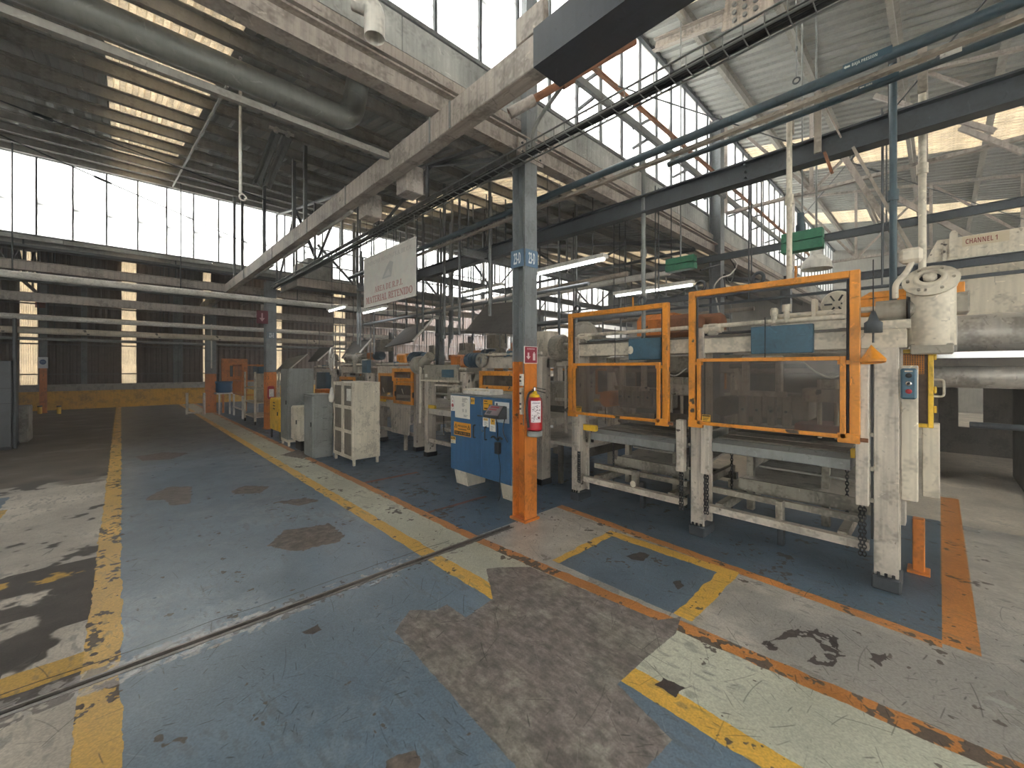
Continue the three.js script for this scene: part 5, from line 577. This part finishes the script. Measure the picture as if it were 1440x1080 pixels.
{ // behind the blue cabinet
  const t = thing('row_press', 'grey press with a low orange guard behind the blue cabinet', 'machine', [4.9, 0, 4.5]); rowFrame(t, 3.75, 5.05, 1.62, 4.15, 5.9); orangeGuard(t, 4.1, 3.85, 5.0, 1.27, 1.56, 0.07); cham('lower_shroud', 4.08, 4.14, 0.9, 1.26, 3.85, 4.9, M.cream, t, 0.005); gearmotor(t, 4.8, 1.8, 4.55, 1.1, M.colOrange, M.motor); blower(t, 4.25, 1.88, 3.6, M.cast); cham('hopper', 4.5, 4.75, 1.75, 2.15, 3.95, 4.2, M.cream, t, 0.01); turned('bearing_ring', [[0.06, 0], [0.11, 0], [0.11, 0.06], [0.06, 0.06]], V(4.1, 1.72, 4.95), V(3, 1.72, 4.95), M.cast, t, 20); rod('stay', V(4.1, 1.3, 3.95), V(4.1, 2.0, 3.75), 0.006, M.cream, t, 6); const b = turned('pressure_vessel', [[0, 1.5], [0.12, 1.52], [0.2, 1.62], [0.22, 1.8], [0.22, 2.05], [0.16, 2.2], [0.08, 2.26], [0, 2.27]], V(4.75, 0, 3.5), V(4.75, 1, 3.5), M.cast, t, 26); for (const x of [4.6, 4.9]) bar('vessel_bracket', V(x, 1.68, 3.4), V(x, 1.68, 3.85), 0.05, 0.05, M.press, t); for (const y of [0.78, 1.16]) bar('frame_rail', V(4.5, y, 3.3), V(4.5, y, 3.8), 0.04, 0.04, M.press, t); for (const d of [3.32, 3.42, 3.52]) rod('valve_stack', V(4.5, 1.18, d), V(4.5, 1.5, d), 0.035, M.cast, t, 10); rod('flange_pipe', V(4.5, 1.02, 3.25), V(4.5, 1.02, 3.9), 0.045, M.pressDark, t, 12); rod('flange', V(4.5, 1.02, 3.4), V(4.5, 1.02, 3.44), 0.1, M.darkSteel, t, 14); rod('frame_upright', V(4.48, 0.7, 3.6), V(4.48, 1.66, 3.6), 0.022, M.press, t, 8); rod('frame_upright', V(4.48, 0.78, 3.3), V(4.48, 1.66, 3.3), 0.022, M.press, t, 8); bar('frame_rail', V(4.48, 1.66, 3.28), V(4.48, 1.66, 3.85), 0.05, 0.05, M.press, t);
  const c = thing('feed_table', 'long white feed table low between the column and the gated press', 'table', [5.2, 0, 4]); put('top', prismG([[4.3, 0.56], [7.2, 0.56], [7.2, 0.6], [4.3, 0.6]], 'D', 3.16, 3.72), M.table, c); for (const [x, d] of [[4.4, 3.2], [7.0, 3.2], [4.4, 3.62], [7.0, 3.62]]) cham('leg', x, x + 0.06, 0, 0.56, d, d + 0.06, M.pressDark, c, 0.004); box('skirt', 4.3, 7.2, 0.44, 0.56, 3.17, 3.2, M.pressDark, c); for (let i = 0; i < 4; i++) box('side_pin', 4.6 + i * 0.5, 4.63 + i * 0.5, 0.6, 0.78, 3.24, 3.27, M.black, c);
}
{ const t = thing('row_press', 'grey press with a stained side plate next to the blue cabinet', 'machine', [4.9, 0, 5.9]); rowFrame(t, 5.25, 6.5, 1.4, 4.0, 5.8); cham('stained_plate', 3.94, 3.98, 1.4, 1.66, 5.4, 6.42, M.cast, t, 0.006); sheet('plate_patch', '-X', 5.5, 5.85, 1.45, 1.58, 3.938, M.panelBlue, t, 0.002); sheet('plate_patch', '-X', 6.3, 6.38, 1.44, 1.5, 3.938, M.white, t, 0.002); bar('plate_lip', V(3.92, 1.385, 5.35), V(3.92, 1.385, 6.48), 0.05, 0.03, M.cream, t); blower(t, 4.0, 1.66, 6.75, M.cast); rod('blower_neck', V(4.0, 1.66, 6.6), V(4.0, 1.82, 6.3), 0.09, M.cast, t, 16); gearmotor(t, 4.6, 1.62, 6.0, 1.05, M.colOrange, M.motor); rod('side_pipe', V(3.95, 0.6, 6.55), V(3.95, 1.7, 6.55), 0.025, M.cream, t, 10); bar('inner_rail', V(4.1, 1.3, 5.3), V(4.1, 1.3, 6.3), 0.03, 0.03, M.cream, t); bar('inner_rail', V(4.12, 1.15, 5.3), V(4.12, 1.15, 6.3), 0.03, 0.03, M.cast, t); turned('spindle', [[0, 0], [0.1, 0], [0.1, 0.06], [0.04, 0.08], [0.04, 0.16], [0, 0.16]], V(4.3, 1.22, 5.9), V(3.5, 1.22, 5.9), M.cream, t, 18); }
{ const t = thing('row_press', 'press closed by two orange framed glass doors', 'machine', [4.9, 0, 7.6]); rowFrame(t, 6.95, 8.6, 1.5, 4.1, 5.9); const a = orangeGuard(t, 4.02, 6.9, 7.65, 0.9, 1.33, 0.06); const b = orangeGuard(t, 4.06, 7.66, 8.4, 0.95, 1.5, 0.06); orangeGuard(t, 4.02, 6.9, 7.7, 1.34, 1.6, 0.07); for (const D of [7.2, 8.0]) put('door_latch', barG(V(3.96, 1.1, D), V(3.96, 1.2, D + 0.06), 0.012, 0.012), M.cream, t); gearmotor(t, 4.6, 1.66, 8.0, 1.2, M.orange, M.motor); put('chute', prismG([[7.1, 0.3], [7.75, 0.3], [7.85, 0.88], [7.0, 0.88]], 'X', 4.0, 4.03), M.press, t); cham('chute_leg', 4.0, 4.06, 0, 0.3, 7.2, 7.26, M.press, t, 0.004); }
{ const t = thing('row_press', 'press with a blue valve box and pale pipework behind the cream cabinet', 'machine', [4.9, 0, 9.6]); rowFrame(t, 8.9, 10.4, 1.5, 4.0, 5.8); cham('valve_box', 3.9, 4.0, 1.5, 1.78, 8.7, 8.95, M.panelBlue, t, 0.006); for (let i = 0; i < 4; i++) { rod('flange_pipe', V(4.1, 1.75 + (i % 2) * 0.12, 9.0 + i * 0.3), V(4.1, 1.75 + (i % 2) * 0.12, 9.35 + i * 0.3), 0.07, M.cast, t, 14); rod('flange', V(4.1, 1.75 + (i % 2) * 0.12, 9.3 + i * 0.3), V(4.1, 1.75 + (i % 2) * 0.12, 9.34 + i * 0.3), 0.11, M.cast, t, 14); } pipe('elbow', [V(4.0, 1.5, 9.5), V(4.0, 1.85, 9.5), V(4.0, 1.85, 9.9)], 0.08, M.cast, t, 0.1); orangeGuard(t, 3.95, 9.4, 10.3, 1.0, 1.4, 0.07); const wheel = put('handwheel', ringG(0.26, 0.022, V(3.6, 1.82, 9.95), new THREE.Vector3(1, 0, 0.6)), M.white, t); for (let i = 0; i < 5; i++) { const a = i * 1.256, e = new THREE.Vector3(0.6, 0, -1).normalize().negate(); put('spoke', barG(V(3.6, 1.82, 9.95), V(3.6, 1.82, 9.95).addScaledVector(e, Math.cos(a) * 0.25).add(new THREE.Vector3(0, Math.sin(a) * 0.25, 0)), 0.02, 0.02), M.white, wheel); } rod('wheel_stand', V(3.62, 0, 9.95), V(3.62, 1.8, 9.95), 0.025, M.press, t, 8); }
{ const t = thing('row_press', 'dark teal press with orange parts behind the yellow locker', 'machine', [4.9, 0, 11.4]); rowFrame(t, 10.7, 12.0, 1.45, 3.9, 5.7); cham('teal_housing', 3.8, 3.95, 0.75, 1.5, 10.9, 11.6, M.motor, t, 0.01); cham('orange_box', 3.4, 3.7, 0.7, 1.1, 10.2, 10.5, M.colOrange, t, 0.01); bar('arm', V(3.85, 1.5, 11.5), V(3.85, 0.5, 11.0), 0.06, 0.06, M.press, t); }
// look-alike presses of the lines behind, deep in the hall
{
  const label = 'weathered grey press with orange gearmotor in the crowded rear lines', group = 'presses of the rear lines'; let first = null;
  for (const [X, D] of [[8.2, 4.6], [8.2, 6.3], [8.2, 8.0], [8.2, 9.7], [12.4, 4.4], [12.4, 6.5], [12.4, 8.6], [6.6, 13.8], [6.6, 15.9], [9.9, 13.4], [9.9, 15.6]]) {
    if (first) { const c = first.clone(); c.name = numbered('line_press'); c.position.set(X, 0, -D); scene.add(c); continue; }
    const t = first = thing('line_press', label, 'machine', [X, 0, D], group); rowFrame(t, D - 0.7, D + 0.7, 1.7, X - 0.8, X + 0.8); gearmotor(t, X, 1.9, D + 0.2, 1.2, M.colOrange, M.motor); blower(t, X - 0.6, 2.0, D + 0.5, M.cast); orangeGuard(t, X - 0.82, D - 0.5, D + 0.5, 1.05, 1.6, 0.05); cham('duct_box', X - 0.2, X + 0.3, 2.2, 2.6, D - 0.6, D - 0.2, M.cast, t, 0.01); rod('stack', V(X + 0.5, 1.8, D), V(X + 0.5, 2.9, D), 0.09, M.steel, t, 14); for (const d of [-0.5, 0.1, 0.55]) rod('drop_pipe', V(X - 0.5, 1.8, D + d), V(X - 0.5, 3.3, D + d), 0.02, M.grey, t, 6);
  }
}

// ---------------------------------------------------------------- far end: cages, trolleys, rails, machine beside the aisle
{
  const t = thing('cage_cart', 'orange mesh cage cart on a white stand at the end of the walkway', 'cart', [2.9, 0, 15.6]); const X = 2.75, Da = 15.2, Db = 16.6; for (const [x, d] of [[X, Da], [X, Db], [X + 0.7, Da], [X + 0.7, Db]]) { cham('leg', x, x + 0.05, 0, 0.75, d, d + 0.05, M.white, t, 0.004); cham('corner_post', x, x + 0.05, 0.75, 1.75, d, d + 0.05, M.colOrange, t, 0.004); } for (const y of [0.75, 1.2, 1.7]) { bar('rail', V(X + 0.02, y, Da), V(X + 0.02, y, Db), 0.04, 0.04, M.colOrange, t); bar('rail', V(X, y, Da + 0.02), V(X + 0.7, y, Da + 0.02), 0.04, 0.04, M.colOrange, t); } for (let i = 1; i < 10; i++) rod('wire', V(X + 0.02, 0.75, Da + i * 0.14), V(X + 0.02, 1.7, Da + i * 0.14), 0.008, M.colOrange, t, 5); box('back_sheet', X + 0.68, X + 0.7, 0.8, 1.7, Da, Db, M.colOrange, t); bar('low_rail', V(X, 0.3, Da), V(X, 0.3, Db), 0.04, 0.04, M.white, t);
  const u = thing('steel_trolley', 'pale steel trolley frame in front of the column marked 23-E', 'trolley', [2.9, 0, 13.9]); for (const [x, d] of [[2.7, 13.3], [2.7, 14.6], [3.3, 13.3], [3.3, 14.6]]) { cham('upright', x, x + 0.05, 0.08, 1.5, d, d + 0.05, M.cream, u, 0.004); rod('caster', V(x, 0.05, d), V(x + 0.04, 0.05, d), 0.05, M.black, u, 12); } for (const y of [0.2, 0.6, 1.0]) cham('shelf', 2.7, 3.35, y, y + 0.03, 13.3, 14.65, M.cream, u, 0.004); cham('panel', 2.95, 3.3, 0.65, 1.45, 13.4, 14.6, M.cream, u, 0.006); cham('machine_head', 2.85, 3.2, 1.45, 1.65, 13.6, 14.2, M.panelBlue, u, 0.02);
  const b = thing('blue_drum', 'dark blue plastic drum beside the orange cage cart', 'drum', [2.55, 0.6, 17]); turned('drum', [[0, 0], [0.2, 0], [0.24, 0.05], [0.24, 0.3], [0.26, 0.33], [0.26, 0.4], [0, 0.4]], V(2.6, 0.75, 17.3), V(2.6, 2, 17.3), M.blue, b, 18); for (const s of [-0.15, 0.15]) cham('stand_leg', 2.58 + s, 2.63 + s, 0, 0.75, 17.2, 17.25, M.white, b, 0.004); cham('stand_top', 2.35, 2.85, 0.71, 0.75, 17.05, 17.55, M.white, b, 0.004);
  const r = thing('floor_railing', 'white tube railing on the floor before the yellow plinth', 'railing', [1.7, 0, 18.7]); for (const px of [263, 287]) { const [X, D] = onY(px, 583); rod('post', V(X, 0, D), V(X, 0.75, D), 0.04, M.white, r, 8); } { const [a, b2] = [onY(263, 583), onY(287, 583)]; rod('base_rail', V(a[0], 0.06, a[1]), V(b2[0], 0.06, b2[1]), 0.03, M.white, r, 8); }
  const p = thing('orange_partition', 'orange frame partition with a small window beside the last column', 'partition', [2.9, 0, 18]); cham('panel', 2.6, 3.4, 0.75, 1.95, 17.8, 17.86, M.colOrange, p, 0.01); cham('window', 2.85, 3.2, 1.3, 1.7, 17.78, 17.8, M.darkSteel, p, 0.004); for (const x of [2.62, 3.32]) cham('leg', x, x + 0.06, 0, 0.75, 17.8, 17.86, M.colOrange, p, 0.004);
}
{ // dark machine and concrete block at the left edge of the view
  const [X, D] = onY(16, 632), t = thing('dark_machine', 'dark machine with an orange strip beside a concrete block', 'machine', [X - 0.5, 0, D]); cham('body', X - 1.6, X, 0.05, 1.75, D, D + 0.8, M.darkSteel, t, 0.01); cham('plinth', X - 1.6, X + 0.01, 0, 0.06, D - 0.02, D + 0.8, M.black, t, 0.004); for (const y of [0.9, 1.2]) box('panel_seam', X - 1.6, X, y, y + 0.015, D - 0.004, D, M.black, t); cham('orange_strip', X - 0.28, X - 0.2, 0.95, 1.4, D - 0.02, D, M.colOrange, t, 0.004); rod('edge_pipe', V(X + 0.03, 0, D + 0.1), V(X + 0.03, 2.6, D + 0.1), 0.03, M.darkSteel, t, 8);
  const [X2, D2] = onY(40, 622), b = thing('concrete_block', 'low concrete block next to the dark machine', 'block', [X2 - 0.4, 0, D2]); cham('block', X2 - 0.75, X2, 0, 0.78, D2, D2 + 0.6, M.concrete, b, 0.02); for (const x of [0.2, 0.45]) box('form_seam', X2 - x, X2 - x + 0.012, 0, 0.78, D2 - 0.003, D2, M.cast, b);
}
// pipes and beams crossing above the far half of the aisle
[[[40, 388], 12.2, 0.07, M.white, 'thick white pipe crossing the aisle under the gutter before the end wall', -2.2], [[100, 449], 15.5, 0.07, M.white, 'white pipe crossing beyond the second gutter beam', -9], [[100, 467], 17.5, 0.09, M.cream, 'cream pipe crossing before the end wall', -9], [[100, 400], 13.4, 0.04, M.steel, 'thin grey pipe behind the thick white pipe', -9], [[100, 478], 19, 0.05, M.grey, 'grey pipe crossing close to the end wall', -9]].forEach(([p, D, r, m, label, x0]) => { const Y = onD(...p, D)[1], t = thing('cross_pipe', label, 'pipe', [x0, Y, D]); pipe('pipe', x0 > -5 ? [V(-6, Y - 0.9, D - 1.8), V(x0, Y, D), V(9, Y, D)] : [V(x0, Y, D), V(8.6, Y, D)], r, m, t, 0.2, 12); for (let X = -1.5; X < (x0 > -5 ? 9 : 8.6); X += 2.5) rod('hanger', V(X, Y, D), V(X, roofY(D > 13.1 ? 2 : 1, D) + 0.01, D), 0.012, M.darkSteel, t, 6); });
[[[100, 422], 14.0, 'pale crossing beam under the second roof step']].forEach(([p, D, label]) => { const Y = onD(...p, D)[1], t = thing('cross_beam', label, 'beam', [-9, Y, D]); beam('beam', 'I', 0.12, 0.2, 0.014, V(-9, Y, D), V(16, Y, D), M.beam, t); for (const X of [-2.1, 3.1, 8.3]) cham('drop_plate', X - 0.1, X + 0.1, Y - 0.1, Y + 0.7, D - 0.02, D + 0.02, M.beam, t, 0.004); });
// gantry platform with railing
{
  const t = thing('gantry_platform', 'steel gantry platform with railing high beyond the rail beam', 'platform', [5.5, 3.6, 11.2]); const X0 = 3.02, X1 = 9.5, Da = 10.6, Db = 12.0, Y = onD(395, 388, 10.6)[1]; cham('deck', X0, X1, Y - 0.02, Y + 0.04, Da, Db, M.darkSteel, t, 0.004); beam('fascia', 'C', 0.06, 0.2, 0.01, V(X0, Y - 0.08, Da), V(X1, Y - 0.08, Da), M.beam, t); beam('fascia', 'C', 0.06, 0.2, 0.01, V(X0, Y - 0.08, Da), V(X0, Y - 0.08, Db), M.beam, t); for (let i = 0; i <= 8; i++) rod('rail_post', V(X0 + i * 0.82, Y, Da + 0.02), V(X0 + i * 0.82, Y + 0.8, Da + 0.02), 0.018, M.steel, t, 6); for (const y of [0.4, 0.8]) rod('hand_rail', V(X0, Y + y, Da + 0.02), V(X1, Y + y, Da + 0.02), 0.018, M.steel, t, 6); cham('plant_box', 3.45, 4.1, Y + 0.04, Y + 0.7, 11.2, 11.9, M.panel, t, 0.02); turned('white_canister', [[0, 0], [0.12, 0], [0.13, 0.3], [0.08, 0.4], [0, 0.4]], V(3.2, Y + 0.04, 11), V(3.2, 9, 11), M.white, t, 14); for (const x of [4.4, 7.0]) { bar('hanger', V(x, Y, Da), V(x, 5.4, Da), 0.06, 0.06, M.steel, t); bar('knee_brace', V(x - 0.9, Y + 0.9, Da), V(x, Y + 0.05, Da), 0.05, 0.05, M.steel, t); }
}
// drop pipes and conduits over the row
{ const R = rng(77); const spots = []; for (let i = 0; i < 26; i++) { let X = 3.75 + R() * 3.1, D = 4.2 + i * 0.235 + R() * 0.15; for (const s of [4.6, 5.6, 6.8, 7.0]) if (Math.abs(X - s) < 0.1) X += 0.2; for (const s of [5.2, 7.4, 9.2]) if (Math.abs(D - s) < 0.08) D += 0.16; if (X < 3.85 && D > 9) X = 4.1; spots.push([X, D]); } spots.forEach(([X, D], i) => { const b = 1.9 + R() * 0.6, t = thing('drop_pipe', 'thin vertical drop pipe over the press row', 'pipe', [X, b, D], 'drop pipes over the press row'); const top = roofY(D > 13 ? 2 : 1, D) + 0.01; rod('pipe', V(X, b, D), V(X, top, D), 0.014 + (i % 3) * 0.006, i % 3 ? M.steel : M.darkSteel, t, 8); rod('coupling', V(X, b + 0.5, D), V(X, b + 0.57, D), 0.03, M.steel, t, 8); }); }
// service pipes running along the rows
[[4.6, 2.75, 3.3, 10.4, 0.03, M.steel, 'long grey service pipe over the press row'], [5.6, 3.05, 3.3, 10.4, 0.04, M.beige, 'long beige service pipe over the press row'], [6.8, 2.6, 3.3, 10.4, 0.05, M.steel, 'thick grey service pipe behind the press row'], [7.0, 3.3, 3.3, 10.4, 0.06, M.white, 'thick white service pipe behind the press row'], [10.7, 3.0, 3, 12.5, 0.05, M.beige, 'long beige pipe over the rear press lines']].forEach(([X, Y, a, b, r, m, label]) => { const t = thing('service_line', label, 'pipe', [X, Y, a]); rod('pipe', V(X, Y, a), V(X, Y, b), r, m, t, 10); for (let D = a + 1; D < b; D += 2.4) rod('hanger', V(X, Y, D), V(X, roofY(1, D) + 0.01, D), 0.008, M.darkSteel, t, 6); });
[[5.2, 3.45, 'dark crossing joist over the first presses'], [7.4, 3.5, 'dark crossing joist over the orange door press'], [9.2, 3.45, 'dark crossing joist over the pale pipework']].forEach(([D, Y, label]) => { const t = thing('cross_joist', label, 'beam', [3.9, Y, D]); beam('joist', 'I', 0.08, 0.14, 0.01, V(3.9, Y, D), V(16, Y, D), M.steel, t); for (const X of [4, 6.5, 9, 12]) bar('hanger', V(X, Y, D), V(X, 4.3, D), 0.03, 0.03, M.steel, t); });

// ---------------------------------------------------------------- last details
{ // bolted gusset plate where the roof frame meets overhead
  const q = ray(1048, 12), s = 5.6 / q[0], X = 5.6, D = q[2] * s, Y = EYE + q[1] * s, t = thing('gusset_plate', 'pale gusset plate with large bolts under the roof sheets', 'plate', [X, Y - 0.25, D]); put('plate', prismG([[D + 0.28, Y - 0.12], [D + 0.22, Y + 0.3], [D - 0.3, Y + 0.3], [D - 0.3, Y - 0.16], [D - 0.1, Y - 0.22]], 'X', X, X + 0.02), M.beam, t); for (let i = 0; i < 9; i++) put('bolt', rodG(V(X, Y - 0.08 + Math.floor(i / 3) * 0.1, D - 0.12 + (i % 3) * 0.12), V(X - 0.03, Y - 0.08 + Math.floor(i / 3) * 0.1, D - 0.12 + (i % 3) * 0.12), 0.028, 6), M.steel, t); beam('rafter', 'C', 0.08, 0.16, 0.01, V(X + 0.06, roofY(0, -3) - 0.24, -3), V(X + 0.06, roofY(0, 2.9) - 0.24, 2.9), M.beam, t);
}
{ // dome lamp and hanging chain
  const [D, Y] = onX(1148, 370, 6.4), t = thing('dome_lamp', 'white dome lamp hanging behind the larger orange press gate', 'lamp', [6.4, Y, D]); turned('shade', [[0.17, 0], [0.15, 0.1], [0.07, 0.18], [0.06, 0.28], [0, 0.28], [0, 0.27], [0.05, 0.17], [0.14, 0.08]], V(6.4, Y - 0.08, D), V(6.4, 9, D), M.white, t, 22); turned('gear_case', [[0, 0.28], [0.06, 0.28], [0.06, 0.45], [0, 0.45]], V(6.4, Y - 0.08, D), V(6.4, 9, D), M.green, t, 14); rod('stem', V(6.4, Y + 0.3, D), V(6.4, roofY(0, D) + 0.01, D), 0.012, M.grey, t, 6);
  const [D2, Y2] = onX(1120, 110, 4.2), c = thing('lifting_chain', 'thin chain with a hook above the stencilled blue pipe', 'chain', [4.2, Y2, D2]); rod('chain', V(4.2, Y2, D2), V(4.2, roofY(0, D2) + 0.01, D2), 0.006, M.grey, c, 6); put('hook', ringG(0.025, 0.007, V(4.2, Y2 - 0.02, D2), new THREE.Vector3(1, 0, 0), 12), M.darkSteel, c); put('link', ringG(0.02, 0.006, V(4.2, Y2 + 0.25, D2), new THREE.Vector3(0.4, 0, 1), 12), M.darkSteel, c);
}
{ // looped white cables on the grey column
  const t = thing('cable_loop', 'loose white and black cables looped on the plain grey column', 'cable', [8.1, 2.3, 2.9]); const P = (px, py) => { const [X, Y] = onD(px, py, 2.84); return V(X, Y, 2.84); }; hose('white_cable', [P(1030, 362), P(1036, 372), P(1028, 385), P(1012, 392), P(1004, 405), P(1008, 425), P(1012, 445)], 0.014, M.white, t); hose('black_cable', [P(1024, 360), P(1034, 378), P(1026, 398), P(1018, 385), P(1022, 420)], 0.012, M.black, t); for (const [a, b] of [[[985, 380], [1012, 372]], [[1000, 368], [1030, 360]]]) rod('bracket', P(...a), P(...b), 0.014, M.darkSteel, t, 6);
}

renderer.render(scene, camera);
